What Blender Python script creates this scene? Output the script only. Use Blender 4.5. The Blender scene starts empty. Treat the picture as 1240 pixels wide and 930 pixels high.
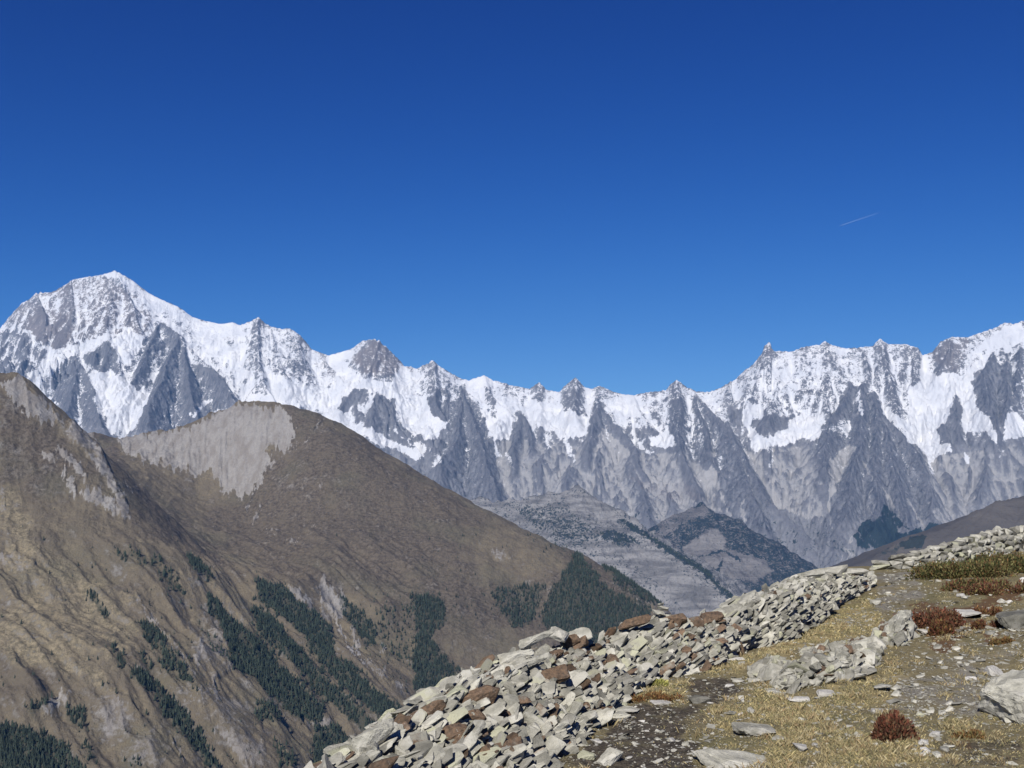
import bpy, bmesh, math, random
import numpy as np
from mathutils import Vector, Matrix
R = math.radians
random.seed(7)
rng = np.random.default_rng(11)
sc = bpy.context.scene
C = sc.collection

# ------------------------------------------------------------------ camera, world, sun, exposure
F = 1330.0            # focal length in photo pixels (photo is 1240 x 930)
HY = 560.0            # eye level (horizon) row of the photo
cd = bpy.data.cameras.new('camera'); cam = bpy.data.objects.new('camera', cd); C.objects.link(cam)
cam.location = (0, 0, 0); cam.rotation_euler = (R(90), 0, 0)
cd.sensor_width = 36; cd.lens = 36 * F / 1240; cd.shift_y = (HY - 465) / 1240
cd.clip_start = 0.2; cd.clip_end = 120000
sc.camera = cam

SUN_AZ, SUN_EL = R(198), R(41)          # azimuth clockwise from +Y: behind the camera, to the left
sv = Vector((math.sin(SUN_AZ) * math.cos(SUN_EL), math.cos(SUN_AZ) * math.cos(SUN_EL), math.sin(SUN_EL)))
w = bpy.data.worlds.new('World'); sc.world = w; w.use_nodes = True
wn = w.node_tree; bg = wn.nodes['Background']
sky = wn.nodes.new('ShaderNodeTexSky'); sky.sky_type = 'NISHITA'; sky.sun_disc = False
sky.sun_elevation = SUN_EL; sky.sun_rotation = SUN_AZ; sky.altitude = 2300
sky.air_density = 0.75; sky.dust_density = 0.0; sky.ozone_density = 3.5
# the camera's vivid rendering of a clear high-altitude sky: contrast per channel on the Nishita radiance
spc = wn.nodes.new('ShaderNodeSeparateColor'); cmb = wn.nodes.new('ShaderNodeCombineColor'); wn.links.new(sky.outputs[0], spc.inputs[0])
for i_, (p_, k_, low) in enumerate([(2.9, .085, .258), (2.1, .25, .434), (1.5, .57, .672)]):
    m1 = wn.nodes.new('ShaderNodeMath'); m1.operation = 'MULTIPLY'; m1.inputs[1].default_value = .085 / low; wn.links.new(spc.outputs[i_], m1.inputs[0])
    m2 = wn.nodes.new('ShaderNodeMath'); m2.operation = 'POWER'; m2.inputs[1].default_value = p_; wn.links.new(m1.outputs[0], m2.inputs[0])
    m4 = wn.nodes.new('ShaderNodeMath'); m4.operation = 'MULTIPLY_ADD'; m4.inputs[1].default_value = .75; m4.inputs[2].default_value = 1.0; wn.links.new(m2.outputs[0], m4.inputs[0])
    m5 = wn.nodes.new('ShaderNodeMath'); m5.operation = 'DIVIDE'; wn.links.new(m2.outputs[0], m5.inputs[0]); wn.links.new(m4.outputs[0], m5.inputs[1])
    m3 = wn.nodes.new('ShaderNodeMath'); m3.operation = 'MULTIPLY'; m3.inputs[1].default_value = k_ * 17.5; wn.links.new(m5.outputs[0], m3.inputs[0]); wn.links.new(m3.outputs[0], cmb.inputs[i_])
wn.links.new(cmb.outputs[0], bg.inputs['Color'])
bg.inputs['Strength'].default_value = 0.1
sl = bpy.data.lights.new('sun', 'SUN'); sl.energy = 4.6; sl.angle = R(0.5); sl.color = (1.0, 0.96, 0.91)
so = bpy.data.objects.new('sun', sl); C.objects.link(so); so.rotation_euler = sv.to_track_quat('Z', 'Y').to_euler()
vs = sc.view_settings; vs.view_transform = 'Standard'; vs.look = 'None'; vs.exposure = 0.30; vs.gamma = 1.0
vs.use_curve_mapping = False
sc.render.engine = 'CYCLES'
sc.cycles.use_denoising = True
sc.cycles.max_bounces = 4; sc.cycles.diffuse_bounces = 2; sc.cycles.volume_bounces = 0; sc.cycles.transparent_max_bounces = 12

# ------------------------------------------------------------------ helpers: numbers
def smooth(a, b, x):
    t = np.clip((x - a) / (b - a), 0, 1); return t * t * (3 - 2 * t)
def _hash(ix, iy, seed):
    h = (ix.astype(np.int64) * 374761393 + iy.astype(np.int64) * 668265263 + seed * 974634777) & 0xffffffff
    h = ((h ^ (h >> 13)) * 1274126177) & 0xffffffff
    return (h ^ (h >> 16)) & 0xffffffff
def noise2(x, y, seed=0):                 # gradient noise, about -1..1
    x = np.asarray(x, float); y = np.asarray(y, float)
    xi = np.floor(x); yi = np.floor(y); fx = x - xi; fy = y - yi
    u = fx * fx * fx * (fx * (fx * 6 - 15) + 10); v = fy * fy * fy * (fy * (fy * 6 - 15) + 10)
    def g(dx, dy):
        a = _hash(xi + dx, yi + dy, seed) * (2 * math.pi / 4294967296.0)
        return np.cos(a) * (fx - dx) + np.sin(a) * (fy - dy)
    a = g(0, 0); b = g(1, 0); c = g(0, 1); d = g(1, 1)
    return (a + u * (b - a) + v * (c - a + u * (a - b - c + d))) * 1.5
def fbm(x, y, octs=5, seed=0, gain=0.5, lac=2.03):
    s = 0; a = 1.0; n = 0
    for i in range(octs):
        s = s + a * noise2(x, y, seed + i * 17); n += a; a *= gain; x = x * lac + 3.7; y = y * lac + 1.3
    return s / n
def ridged(x, y, octs=4, seed=0, gain=0.5, lac=2.1):   # 0..1, sharp crests at 1
    s = 0; a = 1.0; n = 0
    for i in range(octs):
        s = s + a * (1 - np.abs(noise2(x, y, seed + i * 31))) ** 2; n += a; a *= gain; x = x * lac + 5.1; y = y * lac + 2.9
    return s / n
def boxblur(a, ry, rx):
    for ax, r in ((0, ry), (1, rx)):
        p = np.pad(a, [(r + 1, r) if i == ax else (0, 0) for i in (0, 1)], mode='edge'); c = np.cumsum(p, ax)
        n_ = a.shape[ax]; hi = np.take(c, range(2 * r + 1, 2 * r + 1 + n_), ax); lo = np.take(c, range(0, n_), ax); a = (hi - lo) / (2 * r + 1)
    return a
def at(px, py, Y):                        # survey point: bearing and elevation of a photo point at depth Y (metres)
    px = np.asarray(px, float); py = np.asarray(py, float); Y = np.asarray(Y, float)
    return np.stack([(px - 620) / F * Y, Y + 0 * px, (HY - py) / F * Y], -1)

# survey sheets: enlarged crops of the photograph, each as (x0, y0, scale)
ZN = {'P': (0, 0, 1.0), '1': (0, 310, .25806), '2': (300, 370, .25806), '3': (600, 430, .25806), '4': (860, 380, .30645),
      '5': (0, 440, .32258), '6': (0, 630, .32258), '7': (380, 600, .35484), '8': (560, 560, .35484), 'L': (620, 570, .24194),
      'a': (390, 740, .20425), 'b': (600, 740, .20425), 'c': (780, 660, .24194), 'd': (990, 620, .20425),
      'e': (830, 740, .20425), 'f': (1000, 740, .20425), 'g': (390, 680, .18548), 'h': (0, 540, .16129), 'i': (900, 560, .27419)}
def zp(z, pts):
    x0, y0, s = ZN[z]; a = np.asarray(pts, float); b = a.copy(); b[:, 0] = x0 + a[:, 0] * s; b[:, 1] = y0 + a[:, 1] * s; return b

class Map:                                # a land-cover map over bearing/elevation; sampled at terrain vertices
    X0, Y0, X1, Y1, S = -140, 280, 1380, 1080, 1.5
    def __init__(self, v=0.0):
        self.w = int((self.X1 - self.X0) * self.S); self.h = int((self.Y1 - self.Y0) * self.S)
        self.a = np.full((self.h, self.w), v, np.float32)
    def grid(self, bx0, by0, bx1, by1):
        i0 = max(0, int((bx0 - self.X0) * self.S)); i1 = min(self.w, int((bx1 - self.X0) * self.S) + 2)
        j0 = max(0, int((by0 - self.Y0) * self.S)); j1 = min(self.h, int((by1 - self.Y0) * self.S) + 2)
        xs = (np.arange(i0, i1) + .5) / self.S + self.X0; ys = (np.arange(j0, j1) + .5) / self.S + self.Y0
        return (slice(j0, j1), slice(i0, i1)), *np.meshgrid(xs, ys)
    def poly(self, z, val, pts):
        p = zp(z, pts); sl_, gx, gy = self.grid(p[:, 0].min(), p[:, 1].min(), p[:, 0].max(), p[:, 1].max())
        ins = np.zeros(gx.shape, bool); n = len(p)
        for i in range(n):
            x0, y0 = p[i]; x1, y1 = p[(i + 1) % n]
            if y0 == y1: continue
            c = ((y0 > gy) != (y1 > gy)) & (gx < (x1 - x0) * (gy - y0) / (y1 - y0) + x0); ins ^= c
        v = self.a[sl_]; v[ins] = val; return self
    def line(self, z, val, wd, pts):
        p = zp(z, pts); m = wd * 2; sl_, gx, gy = self.grid(p[:, 0].min() - m, p[:, 1].min() - m, p[:, 0].max() + m, p[:, 1].max() + m)
        if gx.size == 0: return self
        best = np.full(gx.shape, 1e9)
        for i in range(len(p) - 1):
            d = p[i + 1] - p[i]; L = (d @ d) + 1e-9
            t = np.clip(((gx - p[i, 0]) * d[0] + (gy - p[i, 1]) * d[1]) / L, 0, 1)
            best = np.minimum(best, np.hypot(gx - p[i, 0] - t * d[0], gy - p[i, 1] - t * d[1]))
        k = 1 - smooth(wd * .35, wd * .9, best); v = self.a[sl_]; v[:] = v * (1 - k) + val * k; return self
    def blur(self, r=1):
        a = self.a
        for ax in (0, 1):
            a = sum(np.roll(a, k, ax) for k in range(-r, r + 1)) / (2 * r + 1)
        self.a = a; return self
    def __call__(self, px, py):
        x = np.clip((px - self.X0) * self.S - .5, 0, self.w - 1.001); y = np.clip((py - self.Y0) * self.S - .5, 0, self.h - 1.001)
        i = x.astype(int); j = y.astype(int); fx = x - i; fy = y - j; a = self.a
        return (a[j, i] * (1 - fx) + a[j, i + 1] * fx) * (1 - fy) + (a[j + 1, i] * (1 - fx) + a[j + 1, i + 1] * fx) * fy

# ------------------------------------------------------------------ helpers: meshes and objects
def tag(o, label=None, cat=None, group=None, kind=None):
    if label: o['label'] = label
    if cat: o['category'] = cat
    if group: o['group'] = group
    if kind: o['kind'] = kind
    return o
def mesh_np(name, V, Fc, attrs=None, mat=None, smooth_=True):
    V = np.ascontiguousarray(V, np.float32); Fc = np.asarray(Fc)
    me = bpy.data.meshes.new(name); me.vertices.add(len(V)); me.vertices.foreach_set('co', V.ravel())
    n = Fc.shape[1]; me.loops.add(Fc.size); me.loops.foreach_set('vertex_index', Fc.astype(np.int32).ravel())
    me.polygons.add(len(Fc)); me.polygons.foreach_set('loop_start', np.arange(0, Fc.size, n, dtype=np.int32))
    me.polygons.foreach_set('use_smooth', np.full(len(Fc), smooth_, bool))
    for k, v in (attrs or {}).items():
        v = np.asarray(v, np.float32)
        if v.ndim == 2: me.attributes.new(k, 'FLOAT_VECTOR', 'POINT').data.foreach_set('vector', np.ascontiguousarray(v).ravel())
        else: me.attributes.new(k, 'FLOAT', 'POINT').data.foreach_set('value', v.ravel())
    me.update(calc_edges=True); me.validate()
    if mat: me.materials.append(mat)
    return me
def link(name, me, parent=None):
    o = bpy.data.objects.new(name, me); C.objects.link(o)
    if parent: o.parent = parent
    return o
def empty(name, loc, rz=0):
    o = bpy.data.objects.new(name, None); o.location = loc; o.rotation_euler = (0, 0, rz); C.objects.link(o); o.empty_display_size = .2; return o
def grid_faces(r, c):
    i = np.arange(r * c).reshape(r, c)
    return np.stack([i[:-1, :-1], i[:-1, 1:], i[1:, 1:], i[1:, :-1]], -1).reshape(-1, 4)
class MB:                                 # collects triangles with point attributes into one mesh
    def __init__(self): self.V = []; self.T = []; self.A = []; self.n = 0
    def add(self, V, T, A):
        self.V.append(V); self.T.append(np.asarray(T) + self.n); self.n += len(V)
        self.A.append(np.broadcast_to(np.asarray(A, np.float32), (len(V), 3)))
    def mesh(self, name, mat, smooth_=False):
        return mesh_np(name, np.concatenate(self.V), np.concatenate(self.T), {'tint': np.concatenate(self.A)}, mat, smooth_)

# ------------------------------------------------------------------ helpers: materials
class NT:
    def __init__(self, name):
        self.m = bpy.data.materials.new(name); self.m.use_nodes = True; self.t = self.m.node_tree
        self.b = self.t.nodes['Principled BSDF']; self.b.inputs['Specular IOR Level'].default_value = 0.15; self.b.inputs['Roughness'].default_value = 0.9
        self.co = self.t.nodes.new('ShaderNodeTexCoord').outputs['Object']
    def _in(self, s, v):
        if isinstance(v, bpy.types.NodeSocket): self.t.links.new(v, s)
        else: s.default_value = v if not (isinstance(v, tuple) and len(v) == 3 and s.type == 'RGBA') else (*v, 1)
    def mth(self, op, a, b=0.0, c=0.0, clamp=False):
        n = self.t.nodes.new('ShaderNodeMath'); n.operation = op; n.use_clamp = clamp
        for s, v in zip(n.inputs, (a, b, c)): self._in(s, v)
        return n.outputs[0]
    def add(self, a, b): return self.mth('ADD', a, b)
    def mul(self, a, b): return self.mth('MULTIPLY', a, b)
    def ss(self, v, a, b, lo=0.0, hi=1.0):
        n = self.t.nodes.new('ShaderNodeMapRange'); n.interpolation_type = 'SMOOTHSTEP'
        for s, x in zip(n.inputs, (v, a, b, lo, hi)): self._in(s, x)
        return n.outputs[0]
    def mix(self, f, a, b):
        n = self.t.nodes.new('ShaderNodeMix'); n.data_type = 'RGBA'; self._in(n.inputs[0], f); self._in(n.inputs[6], a); self._in(n.inputs[7], b); return n.outputs[2]
    def mapv(self, sx, sy, sz, v=None, rot=(0, 0, 0)):
        n = self.t.nodes.new('ShaderNodeMapping'); self._in(n.inputs[0], v or self.co); n.inputs['Scale'].default_value = (sx, sy, sz); n.inputs['Rotation'].default_value = rot; return n.outputs[0]
    def noise(self, scale, det=3.0, rough=0.55, v=None, dist=0.0):
        n = self.t.nodes.new('ShaderNodeTexNoise'); self._in(n.inputs['Vector'], v or self.co)
        n.inputs['Scale'].default_value = scale; n.inputs['Detail'].default_value = det; n.inputs['Roughness'].default_value = rough; n.inputs['Distortion'].default_value = dist
        return n.outputs[0]
    def voro(self, scale, v=None, feat='F1', out=0):
        n = self.t.nodes.new('ShaderNodeTexVoronoi'); n.feature = feat; self._in(n.inputs['Vector'], v or self.co); n.inputs['Scale'].default_value = scale; return n.outputs[out]
    def attr(self, name, vec=False):
        n = self.t.nodes.new('ShaderNodeAttribute'); n.attribute_name = name; return n.outputs['Vector'] if vec else n.outputs['Fac']
    def sep(self, v):
        n = self.t.nodes.new('ShaderNodeSeparateXYZ'); self._in(n.inputs[0], v); return n.outputs
    def normal_z(self):
        g = self.t.nodes.new('ShaderNodeNewGeometry'); return self.sep(g.outputs['Normal'])[2]
    def bump(self, h, dist, strength=1.0):
        n = self.t.nodes.new('ShaderNodeBump'); n.inputs['Distance'].default_value = dist; n.inputs['Strength'].default_value = strength
        self._in(n.inputs['Height'], h); self.t.links.new(n.outputs[0], self.b.inputs['Normal'])
    def scale(self, c, f): 
        n = self.t.nodes.new('ShaderNodeMix'); n.data_type = 'RGBA'; n.blend_type = 'MULTIPLY'; n.inputs[0].default_value = 1.0
        self._in(n.inputs[6], c); k = self.t.nodes.new('ShaderNodeCombineXYZ')
        for s in k.inputs: self._in(s, f)
        self.t.links.new(k.outputs[0], n.inputs[7]); return n.outputs[2]
    def done(self, col): self._in(self.b.inputs['Base Color'], col); return self.m

# ------------------------------------------------------------------ the snow range
CREST = np.concatenate([[(-260, 470), (-140, 440), (-60, 418)],
  zp('1', [(0,340),(40,290),(100,225),(150,198),(190,170),(240,172),(300,140),(340,112),(420,100),(490,85),(540,68),(580,90),(640,130),(700,175),(760,205),(840,240),(900,285),(960,305),(1040,320),(1090,310),(1130,325),(1180,305),(1212,288)]),
  zp('2', [(80,82),(110,100),(160,112),(200,108),(250,145),(300,205),(340,222),(380,235),(400,228),(490,203),(520,180),(545,163),(600,158),(650,195),(690,235),(730,285),(765,288),(790,300),(840,275),(870,258),(900,285),(960,320),(1000,345),(1040,352),(1080,338),(1110,328),(1150,350)]),
  zp('3', [(0,120),(80,145),(160,160),(205,128),(240,165),(300,175),(320,150),(375,107),(415,150),(450,160),(490,143),(550,172),(600,185),(650,188),(720,175),(800,165),(820,138),(850,117),(890,145),(940,170),(1000,175),(1050,155),(1120,120),(1160,80),(1200,50)]),
  zp('4', [(170,200),(205,155),(214,126),(230,112),(240,120),(244,147),(320,152),(370,132),(430,125),(455,108),(480,125),(540,138),(600,132),(640,130),(670,98),(700,120),(770,120),(820,135),(840,165),(880,150),(910,110),(960,90),(1010,95),(1060,78),(1130,55),(1165,35),(1200,42),(1240,28)]),
  [(1300, 372), (1380, 392), (1500, 380)]])
def crest_py(px): 
    b = np.interp(px, CREST[:, 0], CREST[:, 1])
    rocky = 1 - 0.75 * ((px > 165) & (px < 292)) - .6 * ((px > 398) & (px < 426)) - .6 * ((px > 740) & (px < 770))
    return b - rocky * (fbm(px / 5.0, px * 0, 3, 5) * 1.6 + .5)
def crest_Y(px): return np.interp(px, [-300, 140, 450, 760, 930, 1240, 1500], [16500, 15500, 15000, 14200, 13800, 13200, 13000])
def base_Y(px): return np.interp(px, [-300, 620, 1000, 1240, 1500], [11000, 10500, 9900, 9700, 9500])
ZB = -1150.0
def base_height(px, Y):                  # the concave face from crest to valley, crest row first
    yc = crest_Y(px); yb = base_Y(px); zc = (HY - crest_py(px)) / F * yc; s = (Y - yb) / (yc - yb)
    z = ZB + (zc - ZB) * np.clip(s, 0, 1) ** 1.3
    z = np.where(s > 1, zc - (Y - yc) * 0.85, z); z = np.where(s < 0, ZB - (yb - Y) * .02, z)
    return z, s
def spur_pt(z, p):                       # stands `prot` metres out of the face at that bearing
    q = zp(z, [p[:2]])[0]; Y = np.linspace(base_Y(q[0]), crest_Y(q[0]), 400); zz, _ = base_height(np.full(400, q[0]), Y)
    row = HY - zz / Y * F; i = np.argmin(np.abs(row - q[1])); return at(q[0], q[1], Y[i] - p[2])
SPURS = [
 ('1', 1.25, [(345,455,90),(350,560,220),(330,680,380),(300,800,520)]), ('1', 1.25, [(345,455,90),(420,600,200),(480,740,330),(510,830,420)]),
 ('1', 1.3, [(515,392,60),(490,470,170),(450,560,240)]), ('1', 1.3, [(515,392,60),(550,480,130),(545,540,170)]),
 ('1', 1.25, [(745,308,60),(690,420,180),(640,540,300),(600,600,330)]), ('1', 1.25, [(840,358,110),(790,480,300),(740,620,480),(690,790,620)]),
 ('1', 1.25, [(840,358,110),(880,500,300),(900,640,460),(930,800,560)]), ('1', 1.25, [(745,308,60),(840,358,110)]), ('1', 1.2, [(880,420,150),(1000,520,260),(1070,610,320),(1110,690,340)]),
 ('1', 1.2, [(340,115,10),(330,220,120),(330,300,160),(260,420,160)]), ('1', 1.2, [(190,172,10),(200,260,130),(210,340,170)]), ('1', 1.1, [(500,90,10),(510,200,110),(500,330,150)]),
 ('1', 1.1, [(560,90,10),(620,230,110),(660,350,140)]), ('1', 1.2, [(0,350,60),(90,400,150),(150,500,170),(120,560,180)]),
 ('2', 1.2, [(110,100,10),(140,240,110),(180,330,130)]), ('2', 1.2, [(50,60,10),(40,200,110),(90,380,160),(130,430,170)]), ('2', 1.2, [(340,222,10),(390,300,90),(380,360,90)]), ('2', 1.2, [(230,140,10),(250,260,100),(300,350,110)]),
 ('2', 1.3, [(600,158,10),(590,230,110),(560,330,130)]), ('2', 1.3, [(500,200,10),(500,280,80)]), ('2', 1.2, [(690,240,10),(700,310,70)]),
 ('2', 1.3, [(520,385,90),(460,440,150),(430,500,180)]), ('2', 1.3, [(610,428,70),(580,520,180),(570,600,230)]), ('2', 1.3, [(660,430,70),(690,560,190),(760,640,240),(800,690,220)]),
 ('2', 1.3, [(1000,370,50),(1010,480,230),(980,600,360),(910,730,480),(900,860,500)]), ('2', 1.3, [(1000,370,50),(1060,520,260),(1100,680,420),(1150,860,560),(1180,960,600)]), ('2', 1.2, [(870,262,10),(880,340,90),(880,450,150),(930,530,180)]),
 ('2', 1.2, [(1110,330,10),(1140,420,80),(1220,490,140)]),
 ('3', 1.5, [(115,272,100),(110,350,170),(85,430,250),(90,520,260)]), ('3', 1.3, [(115,272,100),(160,360,150),(170,440,180)]), ('3', 1.2, [(375,110,10),(370,190,80),(380,290,130)]),
 ('3', 1.25, [(490,150,10),(480,250,160),(440,370,260),(420,440,280)]), ('3', 1.2, [(500,250,120),(580,340,180),(640,440,200),(700,560,240)]), ('3', 1.15, [(640,190,10),(700,290,110),(740,350,130)]),
 ('3', 1.3, [(850,120,10),(870,230,160),(850,330,240),(870,440,300),(930,560,380),(980,680,420)]), ('3', 1.3, [(940,172,20),(960,290,240),(1000,410,380),(1010,480,430)]), ('3', 1.25, [(940,172,20),(1060,320,260),(1130,470,440),(1190,640,580),(1260,800,640)]),
 ('3', 1.2, [(1110,120,10),(1100,240,120),(1110,310,160)]), ('3', 1.0, [(360,520,120),(330,600,200),(300,700,240)]), ('3', 1.0, [(640,480,160),(680,620,260),(720,760,330)]),
 ('4', 1.3, [(590,262,110),(600,360,280),(600,500,480),(560,640,600),(540,800,700)]), ('4', 1.3, [(630,300,130),(690,450,360),(730,600,560),(760,740,680),(790,860,700)]), ('4', 1.25, [(560,290,130),(490,400,280),(440,520,380),(470,640,440)]),
 ('4', 1.3, [(660,380,220),(660,560,520),(660,740,700),(650,840,740)]), ('4', 1.25, [(690,400,240),(790,520,420),(850,640,520),(890,800,560)]), ('4', 1.3, [(670,100,10),(690,200,120),(720,320,180),(740,400,200)]), ('4', 1.3, [(455,110,10),(500,200,110),(560,280,150)]),
 ('4', 1.2, [(370,135,10),(350,220,110),(280,300,130)]), ('4', 1.2, [(230,130,10),(190,260,110),(100,340,130)]), ('4', 1.2, [(300,160,10),(260,300,110),(230,420,160),(190,470,170)]), ('4', 1.3, [(600,135,10),(610,230,110),(600,262,120)]),
 ('4', 1.3, [(960,92,10),(930,170,140),(890,250,180)]), ('4', 1.3, [(800,130,10),(810,250,120),(790,280,130)]), ('4', 1.4, [(1120,150,60),(1080,250,220),(1090,350,300),(1140,470,360)]), ('4', 1.3, [(1180,180,60),(1180,300,200),(1150,420,280)]), ('4', 1.3, [(1240,130,60),(1225,260,190),(1200,330,220)]),
 ('4', 1.4, [(968,335,90),(985,400,170),(1000,480,200)]), ('4', 1.2, [(930,425,110),(960,510,190)]), ('4', 1.0, [(1060,470,120),(1100,600,220),(1060,720,280)]), ('4', 1.0, [(930,620,180),(960,760,260)]), ('4', 1.0, [(60,420,260),(140,600,420),(230,740,460),(380,860,420)]),
]
def build_range():
    nu, ny = 1560, 620
    u = np.linspace(-0.60, 0.60, nu); yy = np.concatenate([np.linspace(8300, 9500, 30, endpoint=False), np.linspace(9500, 16900, ny - 30)])
    Y, U = np.meshgrid(yy, u, indexing='ij'); px = 620 + F * U; X = U * Y
    z, s = base_height(px, Y)
    s = np.clip(s, 0, 1.2)
    env = np.clip((1 - s) * 4.5, 0.0, 1) * np.clip(s * 4 + .25, 0, 1)
    wq = fbm(px / 90, Y / 1500, 3, 3) * 30
    rel = (ridged((px + wq * 1.6) / 62, Y / 3000, 3, 21) - .62) * 250 + (ridged((px - wq * 1.5) / 24, Y / 800, 4, 22) - .62) * 130 + (ridged(X / 190 + wq / 12, Y / 330, 4, 25) - .6) * 70
    rel = rel * env + (fbm(X / 420, Y / 420, 4, 23) * 120 + fbm(X / 110, Y / 110, 3, 24) * 30) * np.clip((1 - s) * 6, .08, 1)
    z = z + rel
    pert = ridged(X / 210, Y / 380, 4, 31); p2 = fbm(X / 900, Y / 900, 3, 32) * 90; p3 = fbm(X / 70, Y / 90, 3, 33)
    Xp = X + p2 + p3 * 14; Yp = Y + np.roll(p2, 37, 1)
    for (zn, k, pts) in SPURS:
        P = np.array([spur_pt(zn, p) for p in pts])
        r = 650
        ju = np.searchsorted(u, [(P[:, 0].min() - r) / P[:, 1].min() if P[:, 0].min() < r else (P[:, 0].min() - r) / P[:, 1].max(), (P[:, 0].max() + r) / P[:, 1].min()])
        jy = np.searchsorted(yy, [P[:, 1].min() - r, P[:, 1].max() + r])
        sl_ = (slice(jy[0], jy[1]), slice(ju[0], ju[1])); x = Xp[sl_]; y = Yp[sl_]; best = np.full(x.shape, -1e9)
        for i in range(len(P) - 1):
            d = P[i + 1, :2] - P[i, :2]; L = d @ d + 1e-6; t = np.clip(((x - P[i, 0]) * d[0] + (y - P[i, 1]) * d[1]) / L, 0, 1)
            ds = np.hypot(x - P[i, 0] - t * d[0], y - P[i, 1] - t * d[1])
            best = np.maximum(best, P[i, 2] + (P[i + 1, 2] - P[i, 2]) * t - ds * (k * .72 + .62 * pert[sl_]))
        z[sl_] = np.maximum(z[sl_], best)
    z += ((ridged(X / 120, Y / 150, 4, 42) - .6) * 46 + fbm(X / 45, Y / 60, 3, 41) * 16) * np.clip((1 - s) * 8, .06, 1)
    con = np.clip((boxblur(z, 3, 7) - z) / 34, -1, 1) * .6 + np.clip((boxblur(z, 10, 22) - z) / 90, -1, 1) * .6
    py = HY - z / Y * F
    wx = px + fbm(px / 9, py / 9, 3, 51) * 5; wy = py + fbm(px / 9, py / 9, 3, 52) * 5
    snow = Map(0.0); yv = np.arange(snow.h) / snow.S + snow.Y0
    snow.a[:] = np.interp(yv, [330, 440, 470, 495, 520, 550], [.60, .57, .50, .40, .26, .06])[:, None]
    # patchy rock and snow walls
    snow.poly('1', .47, [(40,290),(190,172),(340,118),(500,100),(640,190),(720,290),(690,380),(600,350),(500,370),(360,440),(240,440),(130,370)])
    snow.poly('1', .22, [(110,340),(200,240),(330,290),(330,400),(240,440),(190,410)]).poly('1', .36, [(0,350),(120,360),(230,460),(230,520),(100,550),(0,560)])
    snow.poly('1', .62, [(850,250),(1240,320),(1240,690),(1170,690),(1060,600),(950,450),(880,330)]).poly('1', .36, [(1150,330),(1240,300),(1240,560),(1180,500)])
    snow.poly('2', .52, [(0,90),(110,100),(260,150),(380,240),(420,330),(370,370),(260,360),(160,340),(80,300),(0,330)])
    snow.poly('2', .36, [(480,250),(540,180),(600,160),(690,240),(760,310),(640,325),(560,330),(470,290)])
    snow.poly('2', .5, [(780,310),(870,270),(1000,350),(1020,400),(900,390),(830,450),(760,400)])
    snow.poly('3', .50, [(0,120),(400,120),(700,190),(1000,180),(1240,30),(1240,260),(1100,260),(980,200),(840,200),(700,230),(480,210),(300,230),(0,170)])
    snow.poly('3', .62, [(490,220),(640,190),(700,230),(770,350),(700,365),(560,310),(500,260)]).poly('3', .36, [(290,170),(440,150),(440,290),(380,300),(290,250)])
    snow.poly('4', .52, [(0,310),(200,160),(480,130),(560,250),(480,380),(420,400),(200,460),(130,360),(0,360)]).poly('4', .66, [(180,220),(320,200),(400,240),(280,330),(200,330)])
    snow.poly('4', .44, [(480,130),(840,140),(850,260),(790,290),(780,420),(690,380),(560,270)]).poly('4', .32, [(860,165),(950,95),(1030,100),(1000,210),(970,240),(870,270)]).poly('4', .36, [(1110,170),(1240,110),(1240,480),(1160,490),(1040,300)])
    # dark buttresses
    snow.poly('1', .20, [(200,620),(340,460),(380,500),(410,590),(450,680),(470,760),(515,760),(515,800),(400,800),(280,770),(250,700)]).poly('1', .16, [(390,480),(515,395),(545,440),(560,520),(530,545),(470,560),(410,520)])
    snow.poly('1', .15, [(600,530),(640,430),(690,390),(740,310),(800,330),(840,360),(860,420),(890,500),(1000,520),(1070,590),(1060,620),(1100,660),(1060,700),(980,760),(900,810),(840,810),(660,790),(690,700),(700,640),(640,625),(600,570)]).poly('1', .30, [(600,530),(640,430),(700,390),(760,330),(800,350),(740,480),(720,600),(640,625)])
    snow.poly('2', .10, [(420,490),(480,390),(550,390),(550,440),(470,500)]).poly('2', .14, [(540,540),(600,430),(680,430),(705,490),(680,510),(740,560),(830,640),(700,650),(590,600)])
    snow.poly('2', .14, [(830,450),(900,380),(1000,370),(1050,440),(1110,540),(1120,620),(1180,700),(1200,800),(1230,950),(1070,950),(950,800),(830,740),(860,690),(925,560),(850,500)]).poly('2', .30, [(880,380),(1000,370),(1020,430),(900,450)])
    snow.poly('3', .02, [(50,360),(115,275),(160,340),(160,380),(60,390)]).poly('3', .05, [(30,400),(100,370),(180,380),(180,440),(130,470),(130,510),(80,500),(30,450)])
    snow.poly('3', .18, [(440,290),(500,230),(520,320),(600,330),(720,380),(700,430),(620,440),(530,370),(490,380),(450,430),(410,420)])
    snow.poly('3', .16, [(790,330),(860,190),(950,190),(1020,260),(1080,340),(1150,350),(1190,440),(1240,540),(1240,800),(1100,770),(1060,650),(1000,530),(900,480),(850,440),(850,380)]).poly('3', .32, [(800,300),(860,190),(950,190),(1000,260),(900,420),(850,380)])
    snow.poly('4', .13, [(400,510),(470,400),(540,290),(600,262),(640,310),(690,380),(760,440),(830,540),(860,640),(900,830),(640,820),(480,800),(470,700),(440,600)]).poly('4', .5, [(450,440),(520,425),(560,470),(550,500),(480,470)])
    snow.poly('4', .0, [(950,410),(965,335),(1000,400),(1010,470),(960,450)]).poly('4', .02, [(890,450),(930,420),(1000,480),(1000,530),(950,530)]).poly('4', .05, [(60,370),(140,365),(150,420),(110,450),(60,420)]).poly('4', .02, [(170,440),(250,400),(330,410),(290,460),(210,490)])
    snow.poly('4', .10, [(1040,270),(1110,180),(1180,230),(1210,280),(1170,400),(1160,490),(1120,430),(1060,360)])
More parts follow.
